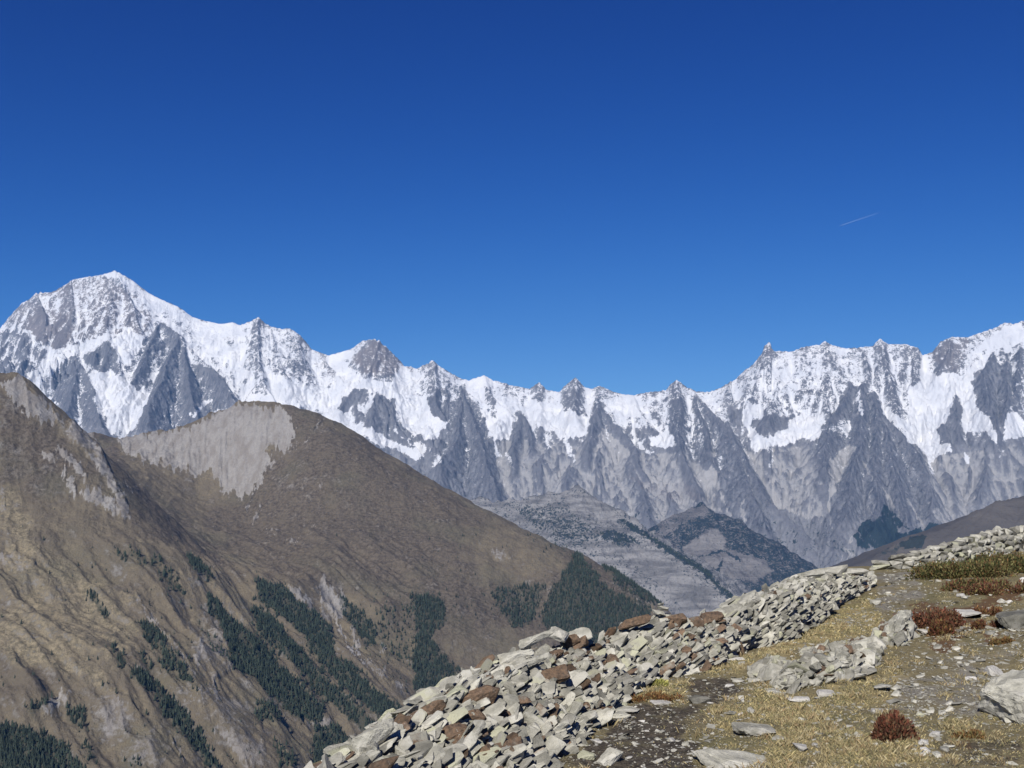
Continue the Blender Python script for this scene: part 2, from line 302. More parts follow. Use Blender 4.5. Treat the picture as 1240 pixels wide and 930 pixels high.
    # glaciers and snowfields
    G = [('1',[(105,560),(165,520),(235,450),(290,438),(350,440),(420,375),(490,370),(510,385),(360,480),(340,470),(200,620),(175,645),(110,580)]),
     ('1',[(520,375),(600,355),(650,370),(690,385),(650,430),(600,490),(570,480),(555,430),(530,410)]),
     ('1',[(420,560),(480,560),(580,530),(610,570),(640,625),(690,660),(690,710),(660,790),(610,840),(560,840),(515,820),(500,760),(455,720),(440,640)]),
     ('1',[(490,85),(540,70),(580,95),(700,180),(860,250),(960,310),(1090,315),(1130,330),(1130,380),(1040,400),(1180,560),(1120,560),(960,440),(900,330),(840,280),(740,260),(700,230),(650,170),(560,110),(500,100)]),
     ('1',[(780,290),(830,300),(840,350),(800,330)]),
     ('2',[(0,430),(90,400),(100,320),(170,350),(260,370),(380,380),(420,300),(400,240),(490,205),(450,280),(470,310),(560,350),(560,380),(480,390),(420,480),(430,500),(540,560),(700,650),(830,660),(840,690),(790,730),(700,680),(420,560),(330,500),(250,480),(0,470)]),
     ('2',[(560,350),(700,335),(820,330),(760,400),(830,450),(850,500),(930,560),(880,640),(840,640),(760,560),(700,500),(690,430),(620,420),(570,400)]),
     ('2',[(540,480),(600,420),(560,520)]),
     ('2',[(1000,350),(1110,330),(1200,370),(1110,400),(1110,440),(1130,520),(1240,580),(1210,620),(1150,640),(1190,700),(1165,700),(1115,570),(1100,500),(1060,440)]),
     ('3',[(0,170),(100,210),(130,260),(190,210),(280,230),(330,270),(440,290),(430,350),(350,400),(280,370),(230,330),(170,350),(140,280),(90,260),(60,330),(0,370)]),
     ('3',[(0,430),(35,470),(0,470)]), ('3',[(715,390),(800,362),(850,390),(850,440),(770,430),(715,430)]), ('3',[(690,445),(735,455),(720,472)]),
     ('3',[(520,230),(640,200),(680,300),(600,290)]), ('3',[(590,185),(650,190),(640,230),(600,215)]),
     ('4',[(130,370),(170,358),(210,380),(150,440),(200,500),(250,490),(330,420),(460,390),(440,440),(410,500),(330,500),(230,540),(170,530),(160,480),(125,430)]),
     ('4',[(790,285),(960,235),(980,260),(960,320),(940,420),(880,450),(910,500),(970,550),(850,562),(800,500),(750,440),(700,400),(680,360),(770,420),(790,350)]),
     ('4',[(1010,270),(1030,180),(1100,120),(1160,160),(1240,90),(1240,30),(1170,40),(1130,90),(1060,130),(1020,180)]), ('4',[(1110,130),(1100,180),(1050,220),(1035,290),(1060,370),(1130,450),(1150,515),(1100,490),(1010,440),(1000,360),(965,320),(970,290),(1010,250)]),
     ('4',[(1160,490),(1170,420),(1210,380),(1240,430),(1240,490)]), ('4',[(485,135),(545,140),(540,165),(500,160)]), ('4',[(838,200),(850,200),(858,270),(838,275)])]
    for z_, p in G: snow.poly(z_, 1.0, p)
    for z_, p in [('1',[(510,330),(500,380),(540,400)]),('1',[(120,360),(200,430),(240,445)]),('4',[(690,380),(740,440),(800,510)]),('2',[(420,330),(380,380)]),('2',[(690,580),(740,610),(800,650)]),('1',[(200,690),(260,700)]),('1',[(900,740),(1000,680)]),('4',[(590,300),(592,400)])]: snow.line(z_, .9, 3, p)
    [snow.line(z_, .62, w_, p) for z_, w_, p in [('3',4,[(330,380),(345,450),(360,500)]),('3',3,[(620,300),(660,380),(690,440)]),('3',3.5,[(60,470),(90,540)]),('4',3.5,[(230,540),(250,600)]),('4',4,[(860,560),(875,620)]),('4',3,[(1000,540),(1010,590)]),('2',4,[(860,690),(900,740)]),('3',3,[(960,330),(965,420)]),('3',3,[(250,380),(240,450)]),('4',3,[(1150,510),(1165,560)]),('1',3,[(560,830),(580,880)])]]; snow.a *= smooth(625, 560, yv)[:, None]; snow.blur(2)
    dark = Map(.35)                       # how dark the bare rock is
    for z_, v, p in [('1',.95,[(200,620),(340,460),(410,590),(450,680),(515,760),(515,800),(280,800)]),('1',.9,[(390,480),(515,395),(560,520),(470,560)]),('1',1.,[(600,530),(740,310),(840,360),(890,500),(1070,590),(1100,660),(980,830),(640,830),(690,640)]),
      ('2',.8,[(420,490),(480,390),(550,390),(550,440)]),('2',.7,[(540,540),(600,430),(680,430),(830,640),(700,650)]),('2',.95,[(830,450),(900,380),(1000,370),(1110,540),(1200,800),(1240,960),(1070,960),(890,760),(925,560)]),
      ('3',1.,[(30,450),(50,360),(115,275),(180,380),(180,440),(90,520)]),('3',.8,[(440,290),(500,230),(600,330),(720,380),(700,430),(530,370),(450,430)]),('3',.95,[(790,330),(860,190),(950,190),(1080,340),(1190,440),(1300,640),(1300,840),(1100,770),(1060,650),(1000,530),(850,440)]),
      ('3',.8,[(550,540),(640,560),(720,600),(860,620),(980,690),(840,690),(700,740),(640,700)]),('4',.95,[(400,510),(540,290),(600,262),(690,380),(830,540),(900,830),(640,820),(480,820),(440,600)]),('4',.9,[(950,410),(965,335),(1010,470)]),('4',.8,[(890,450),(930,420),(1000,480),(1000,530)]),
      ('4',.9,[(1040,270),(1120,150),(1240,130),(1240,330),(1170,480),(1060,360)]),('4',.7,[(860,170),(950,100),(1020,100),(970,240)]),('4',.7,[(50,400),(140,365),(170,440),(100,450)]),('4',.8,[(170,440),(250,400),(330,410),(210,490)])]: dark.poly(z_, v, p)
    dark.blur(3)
    tanm = Map(0.)                        # warm granite
    tanm.poly('1', .8, [(40,290),(190,172),(340,118),(500,100),(640,190),(720,290),(690,380),(500,370),(360,440),(240,440),(130,370)]).poly('2', .9, [(480,250),(600,158),(690,240),(800,310),(700,325),(560,330)]).poly('2', .6, [(300,220),(400,240),(420,330),(370,360)])
    tanm.poly('4', .5, [(860,165),(950,95),(1030,100),(970,240)]).poly('4', .6, [(205,155),(214,120),(240,115),(244,150)]).poly('3', .5, [(620,560),(700,590),(900,610),(980,680),(840,690),(700,630)]).blur(3)
    scree = Map(0.)
    for z_, v, p in [('3',.6,[(0,400),(180,400),(450,430),(700,470),(980,520),(1000,760),(600,800),(0,720)]),('3',.95,[(470,420),(500,340),(560,390),(640,450),(560,510),(480,460)]),('3',.8,[(720,470),(860,450),(860,530),(800,540)]),('3',1.,[(730,570),(800,580),(800,620),(740,620)]),('3',1.,[(950,540),(1030,530),(1050,600),(1000,640),(980,600)]),('3',1.,[(600,760),(640,730),(650,760),(600,780)]),
      ('2',.9,[(840,740),(990,680),(1000,660),(920,740)]),('4',.65,[(130,540),(400,520),(460,680),(440,830),(250,760)]),('4',.6,[(840,560),(970,550),(1240,510),(1240,720),(1000,830),(920,840),(860,640)]),('4',1.,[(850,580),(880,640),(890,760),(930,800),(900,840),(870,780)]),('4',.9,[(450,600),(540,520),(580,520),(490,700),(470,740)]),
      ('4',1.,[(250,720),(330,780),(390,810),(250,760)]),('4',.9,[(830,540),(980,555),(1000,620),(880,600)])]: scree.poly(z_, v, p)
    for z_, wd, p in [('3',2.2,[(890,410),(905,480),(880,510),(950,600),(970,690)]),('3',2,[(1030,400),(1020,520),(990,560),(1000,690)]),('3',2.6,[(1000,560),(1060,660),(1105,775)]),('3',2,[(470,440),(560,580),(630,700),(600,780)]),('3',1.6,[(800,560),(830,640),(860,680)]),('3',1.4,[(870,580),(880,640)]),('3',1.8,[(1200,630),(1160,700),(1172,775)]),('3',1.4,[(1010,590),(1025,700)]),
      ('3',1.6,[(300,560),(300,650)]),('3',1.5,[(430,560),(435,640)]),('3',1.5,[(20,480),(70,680)]),('3',1.4,[(130,520),(210,680)]),('3',1.5,[(220,580),(330,540),(440,560)]),('3',2,[(840,690),(960,690),(1060,730)]),
      ('4',2.2,[(0,500),(10,620),(80,810)]),('4',1.8,[(160,700),(120,760),(135,820)]),('4',2.5,[(160,560),(240,640),(255,720),(330,790)]),('4',2,[(470,540),(470,640),(465,740),(480,850)]),('4',1.8,[(600,580),(640,650),(630,740),(660,780)]),('4',1.8,[(680,680),(720,760),(760,790)]),('4',1.6,[(780,730),(840,830)]),('4',1.6,[(590,300),(590,480)]),('4',1.5,[(400,760),(390,800)]),
      ('4',1.6,[(250,600),(440,700)]),('4',1.6,[(1060,540),(1130,650),(1180,700)]),('i',2.5,[(400,310),(430,370),(530,440)]),('i',1.5,[(380,340),(440,400),(430,465)]),('i',2,[(430,400),(460,420),(430,465)]),('i',1.3,[(500,310),(460,370)]),('i',1.5,[(640,140),(700,250),(740,320)]),('i',1.5,[(730,170),(800,290)]),('i',3,[(820,180),(890,280)]),('i',1.5,[(550,190),(580,240)])]: scree.line(z_, 1.0, wd, p)
    scree.blur(1)
    forest = Map(0.)
    for z_, v, p in [('4',.9,[(585,840),(640,815),(700,800),(760,870),(820,850),(900,850),(930,830),(900,900),(700,930),(580,930)]),('i',1.,[(480,330),(500,290),(560,250),(640,290),(720,320),(760,330),(700,370),(600,390),(560,350)]),('i',.7,[(590,260),(620,180),(700,250),(740,300)]),('i',.8,[(760,330),(830,250),(880,290),(830,310)]),('i',.8,[(200,300),(290,310),(340,350),(280,330)]),
      ('3',.34,[(640,720),(760,720),(900,700),(1060,740),(1240,850),(1240,930),(640,930)]),('i',.36,[(90,260),(280,260),(380,240),(420,330),(520,400),(560,480),(200,500),(0,300)])]: forest.poly(z_, v, p)
    for p in [[(500,300),(560,370)],[(530,290),(600,370)],[(700,270),(730,330)]]: forest.line('i', .2, 1.2, p)
    forest.blur(1)
    V = np.stack([X, Y, z], -1).reshape(-1, 3); f = lambda m: m(wx, wy).ravel()
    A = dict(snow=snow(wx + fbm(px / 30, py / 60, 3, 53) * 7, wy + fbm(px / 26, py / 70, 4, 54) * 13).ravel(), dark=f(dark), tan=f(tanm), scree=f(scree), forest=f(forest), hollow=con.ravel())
    n = NT('alpine_rock_and_snow'); P = n.mapv(.001, .001, .001)
    nA = n.noise(14, 6, .62, P); nB = n.noise(52, 5, .6, P); nS = n.noise(1.0, 5, .6, n.mapv(.035, .012, .006)); nC = n.noise(4, 4, .55, P)
    nz = n.normal_z()
    cov = n.add(n.add(n.attr('snow'), n.mul(n.ss(n.attr('snow'), .0, .12), .05)), n.add(n.mul(n.add(nA, -.5), 1.25), n.add(n.mul(n.add(nB, -.5), 1.4), n.mul(n.add(nS, -.5), .45))))
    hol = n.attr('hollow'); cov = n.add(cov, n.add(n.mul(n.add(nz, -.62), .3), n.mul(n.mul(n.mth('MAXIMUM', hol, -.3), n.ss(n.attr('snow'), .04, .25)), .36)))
    sm = n.ss(cov, .43, .64)
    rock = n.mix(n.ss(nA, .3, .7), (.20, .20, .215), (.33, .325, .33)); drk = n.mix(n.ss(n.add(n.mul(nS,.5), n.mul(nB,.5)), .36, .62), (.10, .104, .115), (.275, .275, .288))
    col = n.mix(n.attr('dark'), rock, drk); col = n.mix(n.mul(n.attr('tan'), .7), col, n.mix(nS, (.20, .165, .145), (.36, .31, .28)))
    col = n.mix(n.mul(n.ss(nB, .45, .75), .45), col, (.08, .085, .09))
    scf = n.mul(n.mth('MINIMUM', n.mul(n.attr('scree'), 1.2), 1.0), n.ss(n.add(n.mul(n.attr('scree'), .9), n.add(n.mul(hol, .55), n.add(n.mul(nB, .7), n.mul(nS, .4)))), .92, 1.32))
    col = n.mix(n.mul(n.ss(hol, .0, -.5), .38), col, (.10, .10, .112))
    col = n.mix(scf, col, n.mix(nA, (.30, .293, .285), (.50, .485, .465)))
    ff = n.ss(n.add(n.attr('forest'), n.add(n.mul(n.add(nB, -.5), .7), n.mul(n.add(nA, -.5), 1.3))), .40, .62); col = n.mix(ff, col, n.mix(nA, (.018, .028, .030), (.045, .058, .052)))
    col = n.mix(sm, col, n.mix(n.ss(nC, .35, .7), (.70, .715, .74), (.84, .84, .835)))
    n.bump(n.add(n.mul(nB, .6), n.add(nA, n.mul(n.noise(160, 3, .6, P), .25))), 42, .8)
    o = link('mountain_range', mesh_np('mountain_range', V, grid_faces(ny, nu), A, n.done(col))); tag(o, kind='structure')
    o['label'] = 'long jagged mountain range with glaciers and snow under the sky'
    return o
build_range()

# ------------------------------------------------------------------ the brown hillside, bowl, dome and bench in front of the range
def tps(P, lam=0.0):
    x = P[:, :2] / 1000; n = len(x); d = np.linalg.norm(x[:, None] - x[None], axis=-1); K = np.where(d > 0, d * d * np.log(d + 1e-12), 0) + lam * np.eye(n)
    Q = np.concatenate([np.ones((n, 1)), x], 1); A = np.zeros((n + 3, n + 3)); A[:n, :n] = K; A[:n, n:] = Q; A[n:, :n] = Q.T
    s = np.linalg.solve(A, np.concatenate([P[:, 2], np.zeros(3)]))
    def f(X, Y):
        out = s[n] + s[n + 1] * X / 1000 + s[n + 2] * Y / 1000
        for i in range(n):
            r2 = (X / 1000 - x[i, 0]) ** 2 + (Y / 1000 - x[i, 1]) ** 2; out = out + s[i] * .5 * r2 * np.log(r2 + 1e-14)
        return out
    return f
HILL = [(-150,395,3400),(-60,425,3300),(0,455,3220),(22,453,3220),(45,475,3180),(75,517,3120),(100,552,3060),(130,592,3000),(155,622,2950),(200,657,2900),(250,690,2850),
 (-60,470,3650),(20,500,3600),(70,560,3500),(-100,560,4200),(0,580,4100),
 (105,545,3900),(130,560,3900),(150,588,3800),(200,632,3650),(280,678,3480),(330,694,3400),(395,698,3420),(60,530,4600),(100,524,4750),(145,531,4750),(200,522,4720),(120,550,5300),(190,560,5300),
 (160,560,4150),(230,516,4720),(285,490,4640),(340,489,4640),(380,499,4540),(450,540,4400),(520,585,4250),(600,629,4100),(680,663,3980),(740,690,3900),(785,722,3850),(830,760,3780),
 (285,560,5300),(380,580,5200),(520,640,4900),(640,690,4700),(760,760,4500),(840,820,4300),
 (250,600,4150),(300,570,4250),(330,620,3980),(370,560,4150),(430,600,4020),(400,650,3760),(500,640,3900),(520,690,3640),(600,680,3780),(450,690,3580),
 (400,722,3380),(470,716,3480),(520,716,3520),(600,715,3620),(680,700,3720),
 (480,760,3330),(420,770,3170),(540,770,3330),(600,768,3400),(680,775,3450),(600,800,3280),(540,800,3240),(480,820,3050),(520,860,3000),(560,840,3120),
 (720,730,3640),(700,770,3480),(780,765,3600),(650,740,3600),
 (375,708,3330),(400,760,3150),(440,810,2960),(480,860,2820),(510,900,2740),(460,930,2650),
 (340,715,3220),(400,805,2900),(460,868,2740),(300,735,3050),(370,830,2760),
 (0,560,2950),(60,600,2920),(0,650,2720),(100,680,2700),(180,690,2740),(150,730,2600),(230,740,2720),(0,740,2430),(80,780,2330),(150,830,2270),(250,800,2500),(300,850,2450),(360,905,2430),(100,930,2050),(0,880,2080),(0,960,1900),(300,930,2250),(420,950,2450),(-120,640,2700),(-120,800,2200),(200,960,2050),(-120,960,1850)]
HP = np.array([at(*h) for h in HILL]); hill_z = tps(HP, 2e-5)
def hill_maps():
    scree = Map(0.)
    scree.poly('5', 1., [(430,260),(480,255),(560,262),(620,245),(680,240),(720,245),(740,230),(800,190),(870,150),(960,150),(1010,175),(1050,155),(1080,190),(1110,260),(1090,310),(1060,330),(1010,300),(1000,340),(1040,370),(990,400),(985,440),(960,470),(900,500),(870,470),(840,500),(820,440),(790,400),(740,425),(690,390),(660,400),(620,400),(600,370),(560,370),(520,350),(460,330)])
    scree.poly('5', .9, [(0,90),(30,60),(80,50),(130,110),(200,170),(220,215),(200,235),(150,210),(100,190),(60,150)]).poly('5', .6, [(215,215),(300,220),(350,260),(430,430),(490,560),(470,570),(400,450),(320,330),(230,260)])
    for p in [[(630,0),(700,120),(800,230),(900,350),(970,480)],[(680,0),(760,90),(830,200)]]: scree.line('h', .75, 2.2, p)
    for v, p in [(.7,[(300,30),(360,40),(450,120),(400,110),(300,80)]),(.7,[(400,0),(480,20),(580,120),(660,220),(650,260),(560,200),(480,90)]),(.9,[(470,130),(500,130),(490,230),(465,290)]),(.8,[(500,290),(520,200),(560,260),(580,400),(520,350)]),(.8,[(590,320),(720,310),(860,400),(870,520),(800,480),(720,420),(640,420)]),(.6,[(840,400),(980,500),(980,560),(900,540)]),(.5,[(0,800),(120,820),(270,860),(260,920),(0,930)]),(.5,[(0,290),(40,350),(40,500),(0,480)])]: scree.poly('h', v, p)
    for v, p in [(.8,[(1065,235),(1120,260),(1170,310),(1180,350),(1120,300)]),(.9,[(1200,220),(1240,240),(1240,420),(1210,400)]),(.45,[(700,400),(760,340),(830,400),(860,480),(880,560),(800,600),(740,560)]),(.7,[(150,700),(240,640),(270,660),(230,700),(160,740)]),(.45,[(330,650),(420,640),(560,770),(650,860),(600,930),(460,900),(340,800)]),(.4,[(600,600),(800,620),(980,720),(1000,930),(900,900),(760,720)]),(.5,[(1140,730),(1240,740),(1240,790),(1150,780)])]: scree.poly('6', v, p)
    for p, wd in [([(510,290),(600,410),(690,510),(740,600),(760,680)],2.),([(760,440),(740,540)],1.6),([(800,600),(820,690)],1.5),([(800,770),(850,820),(930,930)],2.2),([(640,800),(690,900)],1.5)]: scree.line('6', .85, wd, p)
    for p, wd in [([(10,120),(70,310),(130,480),(180,550)],3.6),([(120,190),(160,300)],3.),([(200,390),(200,470),(240,580)],3.),([(390,540),(410,600)],3.),([(180,550),(260,640),(400,760)],2.6),([(450,540),(465,570)],2),([(470,810),(530,840)],3),([(280,620),(420,740)],2)]: scree.line('g', .9, wd, p)
    scree.poly('g', .75, [(0,130),(90,180),(150,270),(150,360),(60,320)]).poly('g', .4, [(0,230),(60,330),(60,450),(0,430)])
    for p in [[(1080,330),(1140,290),(1210,210)],[(950,600),(980,540)],[(920,560),(1020,330)],[(1080,670),(1180,620)],[(1190,470),(1215,455)],[(990,620),(1040,640)],[(440,450),(520,470)]]: scree.line('5', .8, 1.6, p)
    scree.poly('7', .5, [(600,180),(660,190),(680,220),(620,215)]).line('7', .6, 1.5, [(400,510),(420,525)]).poly('7', .35, [(1000,280),(1100,300),(1220,400),(1180,420),(1080,360)])
    scree.blur(1)
    dk = Map(.56)                          # dark brown heath 1 .. dry tan grass 0
    dk.poly('5', .95, [(1010,160),(1060,150),(1240,190),(1240,440),(1000,640),(880,640),(900,500),(990,440),(1050,370),(1110,260),(1080,190)]).poly('P', .8, [(380,500),(470,552),(560,610),(560,650),(400,640),(320,640),(330,560)]).poly('5', .95, [(340,260),(430,260),(450,320),(440,400),(400,350)])
    dk.poly('5', .9, [(0,40),(40,45),(0,90)]).poly('5', .85, [(0,110),(100,190),(170,230),(330,390),(300,480),(230,480),(130,500),(0,440)]).poly('P', .8, [(100,560),(150,570),(300,690),(250,690),(160,620)])
    dk.poly('5', .2, [(930,500),(1000,440),(1050,380),(1060,400),(960,520)]).poly('5', .15, [(0,460),(60,520),(150,660),(200,760),(280,830),(200,850),(100,780),(0,640)]).poly('6', .12, [(0,380),(100,420),(200,430),(330,560),(480,660),(520,700),(420,640),(220,560),(100,520),(0,480)]).poly('6', .3, [(0,0),(300,200),(500,300),(500,480),(300,500),(150,420),(0,370)]).poly('6', .7, [(0,530),(190,560),(230,600),(100,660),(0,660)])
    dk.poly('P', .8, [(300,560),(450,545),(600,630),(700,665),(790,725),(700,800),(560,830),(450,720),(330,700),(250,640)]).poly('6', .3, [(640,170),(760,240),(900,340),(1000,470),(900,400),(800,280),(700,240)]).poly('7', .62, [(430,480),(600,470),(800,490),(840,520),(500,640),(480,570)]).poly('7', .55, [(520,110),(700,100),(860,190),(840,260),(700,300),(540,260)]).blur(9).blur(9)
    forest = Map(0.)
    FO = {'6': [(1,[(770,260),(830,320),(870,380),(960,440),(1010,480),(1060,560),(1140,620),(1220,720),(1200,760),(1100,740),(1010,650),(960,590),(880,560),(860,480),(830,390),(780,330)]),(1,[(950,330),(1010,350),(1070,430),(1130,490),(1240,640),(1240,670),(1160,590),(1080,520),(1000,460),(960,400)]),(1,[(960,220),(1060,250),(1120,310),(1190,350),(1230,410),(1250,420),(1250,540),(1180,470),(1100,390),(1030,340),(960,300)]),
      (1,[(0,770),(80,780),(160,800),(230,830),(270,870),(330,930),(340,960),(0,960)]),(1,[(480,560),(560,580),(620,660),(680,700),(740,780),(830,930),(790,930),(700,820),(640,750),(600,720),(590,650),(500,600)]),(.8,[(525,380),(580,400),(640,480),(690,540),(730,620),(680,600),(640,520),(570,480),(530,420)]),(.8,[(320,265),(350,265),(410,350),(400,380),(360,330)]),(.7,[(520,480),(560,530),(580,570),(550,560)]),(.8,[(700,125),(740,140),(790,190),(810,245),(790,230),(720,180)]),
      (.7,[(430,90),(460,130),(485,170),(450,140)]),(.7,[(490,100),(530,130),(550,175),(500,140)]),(.5,[(560,130),(620,150),(610,180),(560,170)]),(.6,[(600,175),(640,190),(680,260),(720,290),(660,270),(610,220)]),(.7,[(100,700),(190,660),(180,690),(120,740)]),(.7,[(240,690),(320,710),(320,780),(270,770)]),(.5,[(290,780),(330,850),(380,930),(340,900)]),(.5,[(410,450),(450,480),(480,570),(440,540)]),(.7,[(600,520),(640,510),(650,560),(610,560)]),(.5,[(950,680),(1040,690),(1060,750),(960,750)]),(.4,[(1030,820),(1090,880),(1120,930),(1050,930)]),(1,[(1180,780),(1240,770),(1240,900),(1190,890)]),(.3,[(710,300),(800,440),(860,520),(800,500),(730,360)]),(.4,[(460,890),(520,890),(520,930),(460,930)]),(.25,[(750,730),(800,760),(830,800),(770,790)])],
     '7': [(1,[(-20,400),(60,500),(130,580),(200,660),(320,740),(250,790),(180,720),(100,650),(-20,530)]),(1,[(-20,560),(60,640),(150,720),(230,800),(200,830),(100,740),(-20,650)]),(1,[(0,790),(80,790),(130,850),(100,880),(20,930),(0,930)]),(1,[(340,340),(430,340),(450,430),(400,480),(420,530),(470,570),(510,620),(480,660),(350,690),(340,600),(350,450)]),(.8,[(318,360),(337,355),(332,500),(315,500)]),(.6,[(590,330),(700,310),(790,300),(780,360),(760,400),(740,440),(680,450),(620,380)]),
      (1,[(900,190),(920,220),(990,300),(1040,340),(1100,360),(1160,390),(1080,470),(960,510),(870,500),(790,450),(770,410),(800,340),(850,270)]),(.5,[(950,190),(1000,185),(1100,240),(1200,340),(1220,370),(1150,370),(1050,330),(1000,260)]),(.07,[(700,120),(780,130),(900,180),(860,230),(740,250)]),(.12,[(520,340),(600,330),(640,400),(600,420),(520,380)]),(.7,[(80,330),(130,370),(180,400),(220,470),(200,520),(150,470),(110,420)]),(.3,[(200,400),(330,340),(330,560),(250,560)]),(.1,[(440,340),(600,340),(640,440),(450,440)])]}
    for z_, L in FO.items():
        for v, p in L: forest.poly(z_, v, p)
    forest.poly('P', .0, [(404,784),(416,782),(418,800),(404,800)])
    forest.blur(2)
    sp = Map(0.); sp.a[:] = forest.a
    sp.blur(9).blur(9); sp.a *= .10
    spb = sp.a.copy(); sp = Map(0.).poly('P', .004, [(0,600),(120,600),(300,700),(420,640),(560,640),(690,670),(640,800),(300,930),(0,930)]).poly('P', .018, [(100,650),(160,655),(240,690),(300,740),(380,830),(470,900),(440,930),(180,930),(110,830),(60,840),(0,840),(0,800),(110,780),(90,700)]).poly('P', .06, [(440,715),(520,720),(500,850),(440,800)]).poly('P', .014, [(520,640),(690,660),(700,700),(520,720)])
    sp.a += spb
    return scree, dk, forest, sp
hscree, hdark, hforest, hsparse = hill_maps()
def build_hill():
    nu, ny = 1150, 800
    u = np.linspace(-.62, .24, nu); yy = np.linspace(1550, 5300, ny)
    Y, U = np.meshgrid(yy, u, indexing='ij'); X = U * Y; px = 620 + F * U
    z = hill_z(X, Y); z = np.clip(z, -1100, 900)
    py0 = HY - z / Y * F
    # gullies run down the left slope (falling to the right) and straight down elsewhere
    lw = smooth(560, 430, px) * smooth(610, 700, py0)
    a = (X * .62 + Y * .78) / 1.0; b = (X * .78 - Y * .62)
    wv = fbm(X / 400, Y / 400, 3, 5) * 60
    g1 = ridged((a + wv) / 190, b / 900, 3, 61) - .6; g2 = ridged((px * 3 + wv) / 150, Y / 900, 3, 62) - .6
    z = z + ((g1 * 58 + (ridged((a + wv * .6) / 105, b / 420, 3, 68) - .6) * 26) * lw + g2 * 34 * (1 - lw) * (.35 + hscree(px, py0) * .5)) + fbm(X / 160, Y / 160, 4, 63) * 16 + fbm(X / 38, Y / 38, 4, 64) * 6.5 + (ridged((a + wv) / 60, b / 260, 3, 66) - .6) * 9 * lw
    rk = hscree(px, py0) * smooth(1., .7, hscree(px, py0)); z += rk * ridged(X / 60, Y / 60, 3, 65) * 14 + hscree(px, py0) * (ridged((px + wv * .12) / 11, Y / 420, 4, 67) - .6) * 11 * smooth(3600, 4000, Y)
    py = HY - z / Y * F
    wx = px + fbm(px / 7, py / 7, 3, 71) * 5; wy = py + fbm(px / 7, py / 7, 3, 72) * 5
    fo = hforest(px + fbm(px / 7, py / 7, 3, 73) * 9, py + fbm(px / 7, py / 7, 3, 77) * 7)
    ts = fbm(px / 4.5, py / 45, 3, 74) * 15; A = dict(scree=hscree(px + fbm(px / 6, py / 6, 3, 75) * 6, py + fbm(px / 9, py / 9, 3, 76) * 4 + ts).ravel(), heath=hdark(px + fbm(px / 30, py / 22, 4, 78) * 26, py + fbm(px / 30, py / 22, 4, 79) * 18).ravel(), forest=fo.ravel())
    V = np.stack([X, Y, z], -1).reshape(-1, 3)
    n = NT('alpine_heath'); P = n.mapv(.001, .001, .001)
    nA = n.noise(18, 7, .7, P); nB = n.noise(95, 6, .68, P); nC = n.noise(5, 4, .5, P); nS = n.noise(1.0, 5, .6, n.mapv(.03, .008, .012, rot=(0, 0, .6)))
    hv = n.add(n.attr('heath'), n.mul(n.add(nA, -.5), .9))
    g = n.mix(n.ss(hv, .1, .9), n.mix(n.ss(nB, .32, .68), (.30, .25, .165), (.115, .10, .066)), n.mix(n.ss(nB, .32, .68), (.058, .047, .037), (.152, .126, .096)))
    g = n.mix(n.mul(n.ss(nC, .5, .7), .35), g, (.115, .11, .072))
    g = n.mix(n.mul(n.ss(n.add(nB, n.mul(nA, .4)), .80, .95), .7), g, (.045, .048, .036))
    g = n.mix(n.mul(n.ss(n.add(nA, n.mul(nB, .6)), .90, 1.06), .6), g, (.27, .25, .225))
    rk = n.mix(nB, (.20, .188, .172), (.38, .36, .335)); rk = n.mix(n.mul(n.ss(nS, .42, .62), .7), rk, (.21, .188, .165)); rk = n.mix(n.mul(n.ss(n.noise(240, 3, .6, P), .55, .7), .5), rk, (.15, .14, .125))
    g = n.mix(n.mul(n.mul(n.ss(n.normal_z(), .80, .60), n.ss(n.add(nA, n.mul(nB, .5)), .74, .92)), n.ss(n.attr('heath'), .9, .5, 0.25, .8)), g, n.mix(nB, (.17, .16, .145), (.30, .285, .262)))
    sm = n.ss(n.add(n.attr('scree'), n.add(n.mul(n.add(nB, -.5), 1.0), n.add(n.mul(n.add(nA, -.5), 1.1), n.mul(n.add(nS, -.5), 1.1)))), .28, .74)
    col = n.mix(sm, g, rk); col = n.mix(n.mul(n.attr('forest'), .8), col, (.05, .052, .037))
    n.bump(n.add(nA, n.mul(nB, .7)), 12, .8)
    o = link('hillside', mesh_np('hillside', V, grid_faces(ny, nu), A, n.done(col))); tag(o, 'brown heath hillside with a pale scree bowl and steep gullies', kind='structure')
    return X, Y, z, px, py, fo
HX, HYY, HZ, HPX, HPY, HFO = build_hill()

